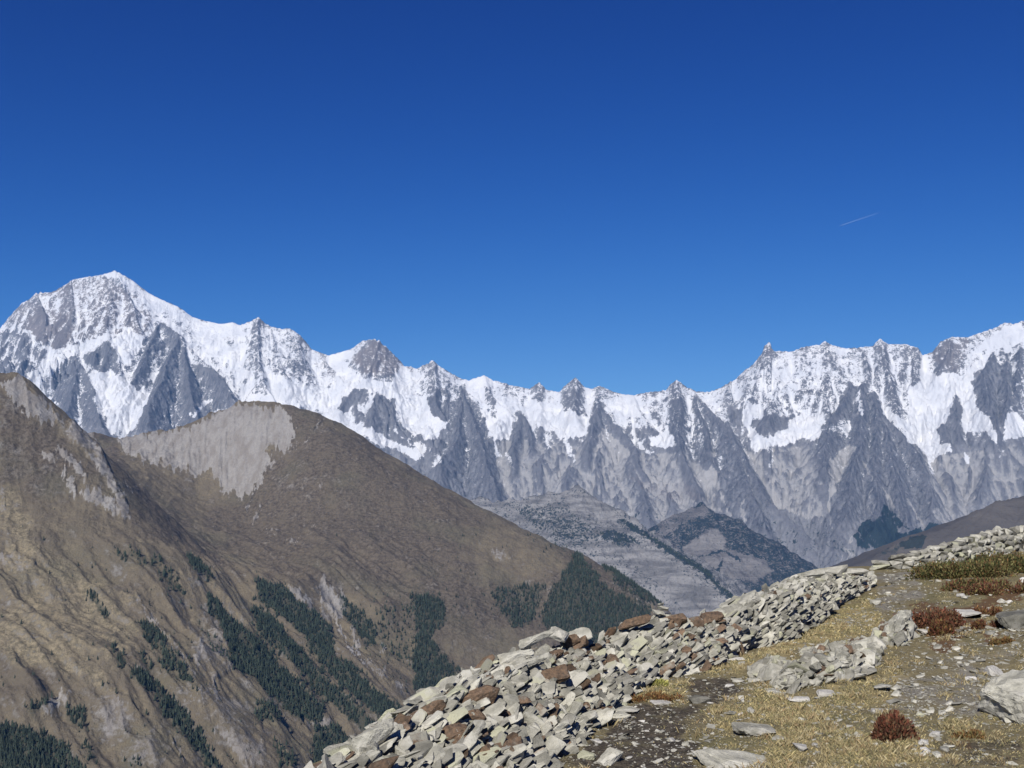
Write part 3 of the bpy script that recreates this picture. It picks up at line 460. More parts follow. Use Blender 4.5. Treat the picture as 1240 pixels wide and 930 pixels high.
# ------------------------------------------------------------------ lower spurs in the main valley, right hill, valley floor
def ridge_hill(name, label, crest, k, ur, yr, nu, ny, mat, amps, floor, maps=None, seed=0):
    P = np.array([at(*c) for c in crest]); u = np.linspace(*ur, nu); yy = np.linspace(*yr, ny)
    Y, U = np.meshgrid(yy, u, indexing='ij'); X = U * Y; best = np.full(X.shape, -1e9); px = 620 + F * U
    wx = X + fbm(X / 500, Y / 500, 3, seed + 1) * amps[0]; wy = Y + fbm(X / 500, Y / 500, 3, seed + 2) * amps[0]
    for i in range(len(P) - 1):
        d = P[i + 1, :2] - P[i, :2]; L = d @ d + 1e-6; t = np.clip(((X - P[i, 0]) * d[0] + (Y - P[i, 1]) * d[1]) / L, 0, 1)
        ds = np.hypot(wx - P[i, 0] - t * d[0], wy - P[i, 1] - t * d[1]); dq = np.hypot(X - P[i, 0] - t * d[0], Y - P[i, 1] - t * d[1])
        best = np.maximum(best, P[i, 2] + (P[i + 1, 2] - P[i, 2]) * t - np.minimum(ds, dq * 2) * k)
    z = np.maximum(best, floor) + (ridged(X / amps[1], Y / amps[1], 3, seed + 3) - .6) * amps[2] + fbm(X / 90, Y / 90, 4, seed + 4) * amps[3]
    py = HY - z / Y * F; A = {}
    wx = px + fbm(px / 8, py / 8, 3, seed + 5) * 5; wy = py + fbm(px / 8, py / 8, 3, seed + 6) * 5
    for kx, mp in (maps or {}).items(): A[kx] = mp(wx, wy).ravel()
    o = link(name, mesh_np(name, np.stack([X, Y, z], -1).reshape(-1, 3), grid_faces(ny, nu), A, mat)); tag(o, label, kind='structure'); return X, Y, z, px, py

def far_mat(name, ca, cb, cc, band, tree, bump, fcol=(.022, .030, .034)):
    n = NT(name); P = n.mapv(.001, .001, .001); nA = n.noise(16, 6, .62, P); nB = n.noise(70, 5, .6, P); nL = n.noise(1.0, 5, .6, n.mapv(.004, .004, .028 if band else .006, rot=(.12, .1, 0)))
    c = n.mix(n.ss(nL, .36, .64), ca, cb); c = n.mix(n.mul(n.ss(nB, .5, .75), .5), c, cc)
    c = n.mix(n.mul(n.ss(n.attr('cliff'), .3, .7), .8), c, n.mix(nL, (.19, .182, .175), (.38, .36, .34)))
    f = n.ss(n.add(n.attr('forest'), n.add(n.mul(n.add(nB, -.5), tree), n.mul(n.add(nA, -.5), tree * .6))), .42, .56)
    c = n.mix(f, c, n.mix(nB, fcol, tuple(v * 1.7 for v in fcol))); n.bump(n.add(nA, n.add(n.mul(nB, .5), nL)), bump, .9); return n.done(c)
fm = Map(.37); 
fm.poly('L', .46, [(0,170),(250,180),(440,300),(600,330),(600,400),(450,340),(300,380),(180,330),(60,240)]).poly('L', .52, [(230,270),(340,290),(330,350),(240,330)]).poly('L', .60, [(440,300),(560,310),(640,360),(560,370),(450,340)]).poly('L', .18, [(280,150),(450,130),(540,270),(420,240),(300,200)])
for p in [[(550,250),(700,340),(820,420)],[(820,420),(960,500),(1100,640)]]: fm.line('L', .66, 5, p)
fm.poly('L', .12, [(480,380),(700,400),(900,560),(1060,680),(900,720),(700,520)]).blur(2)
cm = Map(0.).poly('L', .35, [(280,150),(450,130),(540,270),(420,240),(300,200)]).poly('L', .4, [(480,380),(640,380),(700,460),(600,440)]).blur(2)
EX = ridge_hill('foothill', 'grey limestone foothill flecked with dark conifers behind the dome',
  [(500,600,8000),(600,606,7900),(660,597,7800),(695,588,7700),(740,612,7500),(765,640,7300),(800,660,7100),(830,678,6900),(862,705,6700),(890,728,6500),(930,770,6200)], .62, (-.14, .30), (5400, 8300), 620, 460,
  far_mat('grey_limestone', (.14, .138, .138), (.28, .272, .265), (.085, .085, .085), True, 1.1, 26), (60, 260, 60, 26), -1120, dict(forest=fm, cliff=cm), 81)
fm2 = Map(.58)
fm2.poly('L', .34, [(720,250),(800,180),(960,175),(1000,210),(900,240),(760,330)]).poly('L', .24, [(860,380),(1000,280),(1060,330),(1050,380),(1180,420),(1240,460),(1240,560),(1180,560),(1100,520),(1020,560),(980,540),(900,480)]).poly('8', .18, [(750,290),(860,220),(900,260),(900,300),(1030,330),(1060,370),(1000,400),(960,380),(880,420),(850,400),(790,340)])
fm2.line('L', .75, 2.5, [(980,420),(1060,400),(1140,450)]).line('L', .7, 2, [(880,420),(960,430)]).line('L', .75, 2, [(1010,550),(1060,440)]).blur(1)
cm2 = Map(0.).poly('8', .55, [(750,290),(860,220),(900,260),(900,300),(800,300)]).poly('8', .45, [(820,320),(1030,330),(1060,370),(1000,400),(960,380),(880,420),(850,400)]).poly('L', .8, [(960,175),(1000,170),(1020,200),(960,190)]).blur(1)
ridge_hill('valley_spur', 'low forested valley spur with pale banded cliffs',
  [(715,712,9300),(760,676,9200),(790,652,9150),(809,634,9100),(828,618,9050),(852,610,9000),(876,622,8900),(910,648,8800),(950,670,8700),(985,690,8600),(1010,712,8500)], .58, (.0, .36), (7400, 9700), 440, 300,
  far_mat('dark_forest_slope', (.12, .115, .115), (.19, .18, .178), (.08, .08, .08), True, 1.5, 34), (50, 300, 60, 30), -1140, dict(forest=fm2, cliff=cm2), 91)
ridge_hill('moor', 'smooth grey-brown moor slope rising at the right edge behind the wall',
  [(1000,760,3900),(1060,676,4000),(1075,665,4000),(1105,652,4050),(1136,642,4100),(1166,626,4150),(1197,611,4200),(1222,603,4250),(1240,599,4250),(1330,585,4300),(1450,600,4300)], .45, (.24, .66), (2600, 5000), 380, 240,
  far_mat('moor_grass', (.080, .075, .074), (.105, .097, .092), (.06, .056, .055), False, .4, 14), (40, 220, 14, 8), -1100, dict(forest=Map(.0).poly('4', .6, [(700,930),(800,880),(860,870),(840,930)]).poly('d', .5, [(340,260),(420,210),(500,190),(480,250)]), cliff=Map(0.)), 101)
n = NT('valley_meadow'); vm = n.done(n.mix(n.noise(.01, 5), (.05, .055, .04), (.12, .11, .08)))
vf = link('valley_floor', mesh_np('valley_floor', [(-19000, -19000, -1165), (19000, -19000, -1165), (19000, 19000, -1165), (-19000, 19000, -1165)], [[0, 1, 2, 3]], None, vm)); tag(vf, 'flat valley floor far below the ridge', kind='structure')

# ------------------------------------------------------------------ near ground: a bumpy alpine shoulder that drops off beyond the walls
def gdist(px, py): return 2.6 / ((py - HY) / F - .026 + .02 * (px - 620) / F)
def gxy(px, py):
    Y = gdist(px, py); return (px - 620) / F * Y, Y
# walls surveyed as pairs of (foot, crest)
WALL_A = [((380,1120),(300,1030)),((545,1020),(412,936)),((625,955),(484,878)),((690,905),(578,820)),((748,850),(668,786)),((792,826),(735,782)),((850,813),(800,748)),((868,806),(846,762))]
WALL_B = [((862,806),(852,757)),((880,796),(878,748)),((915,784),(899,726)),((950,778),(940,718)),((985,756),(968,702)),((1012,734),(1003,697)),((1050,716),(1048,696))]
WALL_C = [((1050,690),(1056,682)),((1090,690),(1088,671)),((1133,686),(1118,665)),((1174,680),(1158,654)),((1214,671),(1200,641)),((1262,666),(1255,632)),((1400,650),(1390,612))]
def wall_line(W, back):
    B = []; T = []
    for (b, t) in W:
        x, y = gxy(*b); B.append((x, y)); T.append(at(t[0], t[1], y + back))
    return np.array(B), np.array(T)
WA = wall_line(WALL_A, .5); WB = wall_line(WALL_B, .55); WC = wall_line(WALL_C, .35)
EDGE = np.concatenate([[(-9, -14), (-6.5, -2)], WA[1][:, :2], WB[1][1:, :2], WC[1][:, :2] + [[0, .3]], [(60, 62), (160, 120)]])
def edge_d(X, Y):                        # signed distance beyond the wall line (positive on the drop side)
    best = np.full(X.shape, 1e9); sg = np.zeros(X.shape)
    for i in range(len(EDGE) - 1):
        d = EDGE[i + 1] - EDGE[i]; L = d @ d + 1e-9; t = np.clip(((X - EDGE[i, 0]) * d[0] + (Y - EDGE[i, 1]) * d[1]) / L, 0, 1)
        q = np.hypot(X - EDGE[i, 0] - t * d[0], Y - EDGE[i, 1] - t * d[1]); s = np.sign(d[0] * (Y - EDGE[i, 1]) - d[1] * (X - EDGE[i, 0]))
        m = q < best - 1e-6; best = np.where(m, q, best); sg = np.where(m, s, sg)
    return best * sg
def zg(X, Y):
    X = np.asarray(X, float); Y = np.asarray(Y, float); e = edge_d(X, Y)
    z = -2.6 - .026 * Y + .02 * X
    z = np.where(X > 60, -2.6 - .026 * Y + .02 * 60 + (X - 60) * .004, z)
    z = z + (fbm(X / 3.2, Y / 3.2, 3, 201) * .10 + fbm(X / .7, Y / .7, 3, 202) * .05 + ridged(X / .42, Y / .42, 2, 203) * .035) * smooth(.2, -1.2, e)
    for (cx, cy, r, h) in KNOLLS: z = z + h * np.exp(-((X - cx) ** 2 + (Y - cy) ** 2) / r ** 2)
    return z - np.maximum(0, e - .7) * np.where(e < 40, 1.0, 1.0) * smooth(.7, 3, e) - smooth(1, 5, e) * 1.2
def kn(px, py, r, h): x, y = gxy(px, py); return (x, y, r, h)
KNOLLS = [kn(1215, 712, 3.0, .30), kn(1250, 790, 2.0, .30), kn(1060, 800, 1.3, .12)]
def ground_maps():
    gold = Map(.32)
    gold.poly('c', .75, [(560,540),(700,490),(760,430),(930,320),(1160,270),(1180,370),(1150,450),(1000,490),(850,510),(700,540)]).poly('e', .8, [(450,480),(560,520),(800,560),(980,500),(950,560),(800,640),(700,820),(600,940),(430,940),(520,760),(600,700),(430,640),(380,540)])
    gold.poly('e', .7, [(120,340),(260,300),(520,240),(640,260),(560,300),(380,330),(280,380),(150,400)]).poly('e', .7, [(840,480),(1000,440),(1080,480),(1000,540),(860,540)]).poly('e', .62, [(100,560),(400,560),(420,660),(200,700)]).poly('f', .6, [(0,430),(350,440),(330,560),(0,620)])
    gold.poly('f', .65, [(0,720),(250,760),(520,760),(600,930),(0,930)]).poly('f', .7, [(700,640),(850,690),(900,780),(760,800)]).poly('f', .6, [(380,340),(520,370),(500,430),(350,420)]).poly('b', .7, [(760,470),(900,450),(1240,400),(1240,480),(1000,540),(860,510)])
    gold.poly('P', .05, [(660,935),(740,880),(760,850),(800,850),(850,868),(840,935)]).poly('e', .05, [(0,400),(250,400),(330,470),(200,560),(0,600)]).blur(5)
    soil = Map(.35).poly('P', 1., [(660,935),(735,890),(750,858),(800,852),(855,868),(838,935)]).poly('e', .9, [(0,400),(250,400),(330,470),(200,560),(0,600)]).poly('e', .6, [(0,600),(130,650),(200,780),(0,780)]).poly('f', .7, [(600,720),(1175,760),(1175,930),(700,930)]).blur(6)
    grav = Map(.15).poly('f', 1., [(380,380),(520,300),(700,320),(950,260),(1175,190),(1175,330),(950,420),(980,640),(700,640),(560,600),(330,620),(420,480)]).poly('d', 1., [(310,350),(600,335),(620,450),(700,500),(500,560),(400,640),(330,600),(360,460)]).poly('d', .8, [(560,680),(700,830),(1224,680),(1224,930),(760,930),(560,860)])
    grav.poly('c', .8, [(900,360),(1150,330),(1150,400),(880,420)]).poly('f', .7, [(250,620),(540,600),(600,760),(520,860),(400,700)]).blur(9)
    heath = Map(0.).poly('d', 1., [(540,560),(700,520),(800,560),(980,590),(900,700),(800,840),(690,830),(650,740),(560,680)]).poly('d', 1., [(880,560),(1050,480),(1240,420),(1240,490),(1000,600)]).poly('d', .9, [(960,700),(1080,690),(1080,760),(960,780)]).poly('d', .6, [(620,380),(760,330),(1000,290),(1240,260),(1240,420),(1050,440),(860,480),(760,490),(640,440)]).poly('f', .7, [(720,690),(850,720),(900,830),(760,800)]).poly('b', .9, [(735,430),(790,470),(900,470),(980,500),(900,520),(780,500)]).blur(3)
    return gold, soil, grav, heath
ggold, gsoil, ggrav, gheath = ground_maps()
def build_ground():
    na, nr = 1000, 640
    th = np.linspace(R(-125), R(125), na); k = np.linspace(0, 1, nr); r = np.where(k < .8, 3.0 * (50 / 3.0) ** (k / .8), 50 * (1900 / 50) ** ((k - .8) / .2))
    Rr, T = np.meshgrid(r, th, indexing='ij'); X = Rr * np.sin(T); Y = Rr * np.cos(T) - 1.0
    z = zg(X, Y); z = np.maximum(z, -1160 + 0 * z)
    Yc = np.maximum(Y, .5); px = 620 + F * X / Yc; py = HY - z / Yc * F; ok = (Y > 1)
    px = np.where(ok, px, 0); py = np.where(ok, py, 1200)
    qx = px + fbm(X * 2.2, Y * 1.4, 3, 211) * 16; qy = py + fbm(X * 2.2, Y * 1.4, 3, 212) * 9
    A = dict(gold=ggold(qx, qy).ravel(), soil=gsoil(qx, qy).ravel(), gravel=ggrav(qx, qy).ravel(), heath=gheath(qx, qy).ravel())
    n = NT('alpine_turf'); nA = n.noise(2.2, 6, .65); nB = n.noise(11, 5, .65); nC = n.noise(45, 4, .6); vo = n.voro(26); nD = n.noise(.8, 4, .6)
    gv = n.add(n.attr('gold'), n.add(n.mul(n.add(nA, -.5), 1.8), n.mul(n.add(nB, -.5), .5)))
    turf = n.mix(n.ss(gv, .25, .85), n.mix(nB, (.13, .11, .062), (.27, .225, .125)), n.mix(nB, (.20, .163, .085), (.48, .385, .19)))
    turf = n.mix(n.mul(n.ss(nD, .5, .68), .5), turf, (.15, .14, .06))
    so_ = n.mix(n.ss(nB, .3, .7), (.04, .034, .026), (.13, .108, .08))
    col = n.mix(n.ss(n.add(n.attr('soil'), n.mul(n.add(nA, -.5), 1.7)), .5, .95), turf, so_)
    gr = n.mix(nC, (.14, .126, .10), (.34, .315, .26)); gr = n.mix(n.mul(n.ss(nB, .5, .7), .6), gr, (.12, .10, .07)); gr = n.mix(n.ss(vo, .0, .25, 1, 0), gr, (.36, .345, .30))
    col = n.mix(n.ss(n.add(n.mul(n.attr('gravel'), .64), n.add(n.mul(n.add(nA, -.5), 1.5), n.mul(n.add(nD, -.5), 1.0))), .45, .8), col, gr)
    col = n.mix(n.mul(n.ss(n.add(n.attr('heath'), n.add(n.mul(n.add(nB, -.5), .9), n.mul(n.add(nA, -.5), 1.2))), .6, .9), .75), col, n.mix(nC, (.07, .03, .018), (.16, .08, .04)))
    n.bump(n.add(n.mul(nB, .6), n.add(nC, n.mul(vo, -.3))), .035, 1.0)
    o = link('ground', mesh_np('ground', np.stack([X, Y, z], -1).reshape(-1, 3), grid_faces(nr, na), A, n.done(col))); tag(o, 'dry alpine turf and gravel on the shoulder in front of the walls', kind='structure')
build_ground()

# ------------------------------------------------------------------ stones
def stone_variant(seed, npts, ax, rough, bev=.06):
    r_ = np.random.default_rng(seed); bm = bmesh.new()
    for i in range(npts):
        v = r_.uniform(-1, 1, 3); k_ = np.argmax(np.abs(v)); v[k_] = np.sign(v[k_]) * (1 - abs(r_.normal(0, rough)))
        v = np.sign(v) * np.abs(v) ** .75; bm.verts.new(v * np.array(ax))
    g = bmesh.ops.convex_hull(bm, input=bm.verts[:]); 
    bmesh.ops.delete(bm, geom=[v for v in bm.verts if not v.link_faces], context='VERTS')
    if bev:
        bmesh.ops.dissolve_limit(bm, angle_limit=R(9), verts=bm.verts[:], edges=bm.edges[:])
        bmesh.ops.bevel(bm, geom=bm.edges[:], offset=bev, segments=1, profile=.6, affect='EDGES', clamp_overlap=True)
    bmesh.ops.triangulate(bm, faces=bm.faces[:]); bmesh.ops.recalc_face_normals(bm, faces=bm.faces[:])
    bm.verts.index_update(); V = np.array([v.co[:] for v in bm.verts]); T = np.array([[v.index for v in f.verts] for f in bm.faces]); bm.free()
    return V, T
SLAB = [stone_variant(300 + i, 13 + i % 5, (1, .62, .27), .10) for i in range(18)]
BLOCK = [stone_variant(400 + i, 14 + i % 6, (1, .75, .58), .09) for i in range(16)]
CHIP = [stone_variant(500 + i, 9, (1, .8, .5), .2, 0) for i in range(10)]
BOULDER = [stone_variant(600 + i, 26, (1, .85, .7), .12, .04) for i in range(6)]
def roughen(var, seed, amp=.035, cuts=3):
    bm = bmesh.new(); V, T = var; vs_ = [bm.verts.new(v) for v in V]
    for t in T:
        try: bm.faces.new([vs_[i] for i in t])
        except ValueError: pass
    bmesh.ops.subdivide_edges(bm, edges=bm.edges[:], cuts=cuts, use_grid_fill=True); bmesh.ops.triangulate(bm, faces=bm.faces[:]); bm.normal_update()
    P = np.array([v.co[:] for v in bm.verts]); N = np.array([v.normal[:] for v in bm.verts]); bm.verts.index_update(); T2 = np.array([[v.index for v in f.verts] for f in bm.faces]); bm.free()
    d = ridged(P[:, 0] * 2.2 + P[:, 2] * 1.3, P[:, 1] * 2.2 - P[:, 2] * 2.6, 4, seed) - .6 + .5 * fbm(P[:, 0] * 6 + P[:, 2] * 4, P[:, 1] * 6 + P[:, 2] * 5, 3, seed + 9)
    return P + N * (d * amp * 2)[:, None], T2
def rot(rx, ry, rz): return np.array(Matrix.Rotation(rz, 3, 'Z') @ Matrix.Rotation(ry, 3, 'Y') @ Matrix.Rotation(rx, 3, 'X'))
def frame(ex, ez):                       # rotation whose x axis is ex and z axis close to ez
    ex = ex / np.linalg.norm(ex); ey = np.cross(ez, ex); ey /= np.linalg.norm(ey); return np.stack([ex, ey, np.cross(ex, ey)], 1)
def stone_mat(name, base_a, base_b, tint_attr=True):
    n = NT(name); nA = n.noise(5, 6, .62); nB = n.noise(22, 5, .65); nC = n.noise(70, 4, .6); nD = n.noise(2.6, 4, .6)
    t = n.sep(n.attr('tint', True))       # x brightness, y rust, z lichen
    c = n.mix(n.ss(nA, .32, .68), base_a, base_b); c = n.mix(n.mul(n.ss(nB, .55, .75), .65), c, tuple(v * .42 for v in base_a))
    c = n.mix(n.mul(n.ss(nD, .5, .62), .55), c, (.46, .44, .38))
    li = n.ss(n.add(t[2], n.mul(n.add(nA, -.5), 1.2)), .5, .75); c = n.mix(n.mul(li, .7), c, n.mix(nB, (.28, .285, .19), (.44, .43, .27)))
    ru = n.ss(n.add(t[1], n.mul(n.add(nA, -.5), .9)), .5, .72); c = n.mix(n.mul(ru, .92), c, n.mix(n.ss(nB, .3, .7), (.060, .038, .026), (.19, .115, .066)))
    c = n.mix(n.mul(n.ss(nC, .62, .74), .7), c, (.52, .50, .43)); c = n.mix(n.mul(n.ss(nC, .38, .26), .7), c, (.05, .047, .042))
    c = n.scale(c, t[0]); n.bump(n.add(nB, n.add(n.mul(nC, .5), nA)), .022, .9)
    return n.done(c)
M_STONE = stone_mat('lichened_gneiss', (.25, .24, .195), (.47, .45, .37))
M_PALE = stone_mat('pale_quartz_stone', (.50, .48, .43), (.70, .67, .60))
def tint(rust=.12, lich=.2, br=(.5, 1.3)):
    ru = rng.uniform(.55, 1.) if rng.random() < rust else rng.uniform(0, .22); li = rng.uniform(.4, .8) if rng.random() < lich else rng.uniform(0, .3)
    return (rng.uniform(*br), ru, li)
def put(mb, var, scl, rotm, loc, tn): V, T = var; mb.add((V * scl) @ rotm.T + loc, T, tn)

def poly_at(P, t):                        # polyline by fraction
    s = np.concatenate([[0], np.cumsum(np.linalg.norm(np.diff(P[:, :2], axis=0), axis=1))]); s /= s[-1]
    return np.array([np.interp(t, s, P[:, i]) for i in range(P.shape[1])])
def build_wall(name, label, W, n, size, dip, coursed, rust, t0=0, slabs=.86, var_dip=.22, seed=1, bulge=.08, nparts=100):
    B, T = W; B3 = np.column_stack([B, zg(B[:, 0], B[:, 1])]); L = np.linalg.norm(np.diff(B, axis=0), axis=1).sum()
    root = empty(name, tuple(B3[len(B3) // 2])); tag(root, label, 'stone wall')
    off = np.array(B3[len(B3) // 2])
    tt = np.linspace(0, 1, 90); ss = [-.12, 0, .2, .4, .6, .8, .95, 1.0]; rows = []
    for s in ss:
        p = np.array([poly_at(B3, t) * (1 - s) + poly_at(T, t) * s for t in tt]); p[:, 2] -= .10; rows.append(p)
    bk = np.array([poly_at(T, t) for t in tt]); nrm = np.array([(lambda d: np.array([-d[1], d[0]]) / (np.hypot(*d) + 1e-9))((poly_at(T, min(1, t + .02)) - poly_at(T, max(0, t - .02)))[:2]) for t in tt])
    for d_, h in ((.35, -.12), (.8, -.55), (1.3, -1.3)):
        q = bk.copy(); q[:, :2] += nrm * d_; q[:, 2] += h; rows.append(q)
    V = np.array(rows) + fbm(np.arange(len(rows))[:, None] * .9, tt[None] * 60, 2, seed)[..., None] * .04
    nr_ = len(rows)
    core = link('rubble_core', mesh_np('rubble_core', V.reshape(-1, 3) - off, grid_faces(nr_, 90), {'tint': np.tile([.22, .15, .1], (nr_ * 90, 1))}, M_STONE, False), root)  # core tint darkened to stand for shade in the gaps between stones
    big = []; mb = MB()
    if coursed:
        items = []; hgt = lambda t: max(.15, poly_at(T, t)[2] - poly_at(B3, t)[2]); sl_len = size * 1.2
        nc = int(n)
        for c_ in range(nc):
            x = rng.uniform(0, .5) * sl_len / L
            while x < 1:
                w_ = sl_len * rng.uniform(.55, 1.45); items.append((x + w_ / L * .5, (c_ + .5) / nc + rng.normal(0, .03), w_)); x += w_ / L * .97
    else:
        items = [(rng.random() * (1 - t0) + t0, rng.random() ** .85 * 1.12 - .04, size * np.exp(rng.normal(0, .47)) * (rng.uniform(1.3, 1.9) if rng.random() < .08 else 1)) for _ in range(n)]
    for t, s, w_ in items:
        if not coursed: w_ = min(w_, size * 2.0)
        b = poly_at(B3, t); tp = poly_at(T, t); dr = (poly_at(B3, min(1, t + .03)) - poly_at(B3, max(0, t - .03))); dr[2] = 0; dr /= np.linalg.norm(dr)
        nl = np.array([dr[1], -dr[0], 0]); se = min(s, 1.0); p = b * (1 - se) + tp * se + nl * bulge * math.sin(math.pi * min(max(se, 0), 1)) + (nl * .8 + np.array([0, 0, .5])) * (0 if coursed else rng.normal(-.02, .055)) - np.array([0, 0, .05 * se])
        if s > 1: p = p - nl * (s - 1) * 4
        if coursed:
            sz = np.array([w_ * .52, size * .55, max(.09, (tp[2] - b[2]) / nc * .66)]) * rng.uniform(.9, 1.1, 3); m = frame(dr + np.array([0, 0, (tp[2] - b[2]) * 0 + rng.normal(.06, .08)]), np.array([0, 0, 1.]) + nl * rng.normal(.0, .12))
            vr = BLOCK[rng.integers(len(BLOCK))]; vr = (vr[0] / np.abs(vr[0]).max(0), vr[1]); p = p - nl * size * .30; sz = sz * [1.03, 1, .80]
            if rng.random() < .22: m = frame(dr + np.array([0, 0, rng.normal(.35, .2)]), np.array([0, 0, 1.]) + nl * .2)
        else:
            a = dip + rng.normal(0, var_dip); hd = dr * .35 + np.array([.8, 0, 0]); hd /= np.linalg.norm(hd); ex = hd * math.cos(a) + np.array([0, 0, 1.]) * math.sin(a); ez = -hd * math.sin(a) + np.array([0, 0, 1.]) * math.cos(a) + np.array([0, -1., 0]) * rng.normal(.25, .28)
            if rng.random() < .13: ex, ez = rng.normal(0, 1, 3), rng.normal(0, 1, 3)
            m = frame(ex, ez) @ rot(0, 0, rng.uniform(-.25, .25)); sl_ = rng.random() < slabs; vr = (SLAB if sl_ else BLOCK)[rng.integers(16)]
            if rng.random() < .3: w_ *= .55
            sz = np.array([w_ * 1.4, w_ * rng.uniform(.8, 1.15), w_ * (rng.uniform(.45, .95) if sl_ else rng.uniform(.45, .75))]) * .64
        big.append((w_ * np.prod(sz) ** .2, vr, sz, m, p - off, tint(rust)))
    big.sort(key=lambda q: -q[0]); mb = MB(); SPRE.extend([])
    for i, (_, vr, sz, m, p, tn) in enumerate(big):
        if i < nparts:
            V_, T_ = vr; o = link('stone', mesh_np('stone', (V_ * sz) @ m.T, T_, {'tint': np.tile(tn, (len(V_), 1))}, M_STONE, False), root); o.location = p
            if tn[1] > .5: o['label'] = 'rust-brown stone of the wall'
        else: put(mb, vr, sz, m, p, tn)
    if mb.n:
        rb = link('rubble', mb.mesh('rubble', M_STONE), root); rb['kind'] = 'stuff'
    return root, off
SPRE = []
wallA, offA = build_wall('dry_stone_wall', 'long tumbled dry stone wall sloping down to the left, with rust-brown slabs', WA, 8600, .115, R(27), False, .11, seed=3, nparts=84)
wallB, offB = build_wall('dry_stone_wall', 'middle stretch of tumbled stone wall with slanting grey slabs, before the grassy bank', WB, 5600, .130, R(27), False, .05, seed=4, slabs=.85, var_dip=.14, nparts=96)
wallC, offC = build_wall('dry_stone_wall', 'upright coursed stone wall at the upper right above the green shrub', WC, 4, .34, 0, True, .0, seed=5, nparts=96)

def one_stone(px, py, wpx, hfrac, label, var=None, mat=None, tn=None, rz=None, tilt=(0, 0), name='stone', cat='stone', group=None, slab=True, sink=.3, depth=.8, up=0., Yd=None):
    """a stone standing on the ground at a photo point, wpx photo pixels wide"""
    x, y = gxy(px, py); y = y if Yd is None else Yd
    if Yd is not None: x = (px - 620) / F * y
    w_ = wpx / F * y / 2; vr = var or (SLAB if slab else BLOCK)[rng.integers(16)]
    if wpx >= 18: vr = roughen(vr, int(px), .07 if wpx > 60 else .045, 5 if wpx > 60 else 3)
    V, T = vr; ext = np.abs(V).max(0); sz = np.array([w_ / ext[0], w_ * depth / ext[1], w_ * hfrac / ext[2]])
    m = rot(tilt[0], tilt[1], rz if rz is not None else rng.uniform(-.5, .5)); Vv = (V * sz) @ m.T
    tn = tn or tint(.08, .2, (.8, 1.2)); zz = zg(np.array([x]), np.array([y]))[0] + w_ * hfrac * (1 - 2 * sink) + up
    o = link(name, mesh_np(name, Vv, T, {'tint': np.tile(tn, (len(V), 1))}, mat or M_STONE, False)); o.location = (x, y, zz)
    return tag(o, label, cat, group)
# big rusty slabs lying in wall A (parts of the wall), surveyed one by one
def wall_slab(root, off, px, py, wpx, hpx, ang, rust, prot=.0, label=None, W=WA, var=None, br=1.0, yaw=0.):
    # depth of the wall face near that point
    best = None
    for t in np.linspace(0, 1, 160):
        b = poly_at(np.column_stack([W[0], zg(W[0][:, 0], W[0][:, 1])]), t); tp = poly_at(W[1], t)
        for s in np.linspace(0, 1, 12):
            p = b * (1 - s) + tp * s; qx = 620 + F * p[0] / p[1]; qy = HY - F * p[2] / p[1]; d = (qx - px) ** 2 + (qy - py) ** 2
            if best is None or d < best[0]: best = (d, p[1])
    y = best[1] - .06 - prot; p = at(px, py, y); w_ = wpx / F * y / 2; h_ = hpx / F * y / 2
    V, T = roughen(var or BLOCK[rng.integers(16)], int(px), .05, 3); V = V / np.abs(V).max(0); sz = np.array([w_, max(.10, h_ * 1.3), h_]); m = rot(0, 0, yaw) @ rot(0, -R(ang), 0) @ rot(R(-8), 0, 0)
    o = link('slab', mesh_np('slab', (V * sz) @ m.T, T, {'tint': np.tile((br, rust, .25), (len(V), 1))}, M_STONE, False), root); o.location = p - off
    if label: o['label'] = label
for q in [(575,848,70,26,20,.95),(650,826,84,26,16,.95),(568,872,44,26,4,.9),(514,866,62,20,30,.9),(664,796,40,18,38,.9),(693,784,44,18,36,.9),(716,842,22,40,-18,.85),(738,806,26,26,20,.75),(540,891,56,28,8,.9),(618,876,26,34,30,.85),(583,916,42,26,14,.85),(500,902,40,24,20,.6),
          (606,913,60,30,16,.75),(690,777,26,16,18,.9),(768,754,44,14,20,.8),(812,752,40,14,12,.7),(840,758,26,26,30,.7),(700,860,34,18,24,.8)]:
    wall_slab(wallA, offA, *q, label='large rust-brown slab')
for q in [(620,797,60,18,14,.1),(735,874,60,14,20,.25),(730,896,44,24,2,.1),(650,775,46,14,18,.1),(456,896,56,34,28,.2),(700,770,34,18,25,.1),(676,768,14,26,75,.1),(625,812,90,16,20,.15)]: wall_slab(wallA, offA, *q, label='large grey-green slab', br=1.1)
for q in [(862,748,30,16,10,.8),(868,758,24,14,14,.75),(905,727,30,18,30,.3)]: wall_slab(wallB, offB, *q, W=WB, label='orange-brown stone')
for q in [(1000,692,56,10,8,.0),(980,697,40,12,14,.0),(1030,692,44,9,2,.0),(1048,702,26,20,30,.0)]: wall_slab(wallB, offB, *q, W=WB, br=1.0)

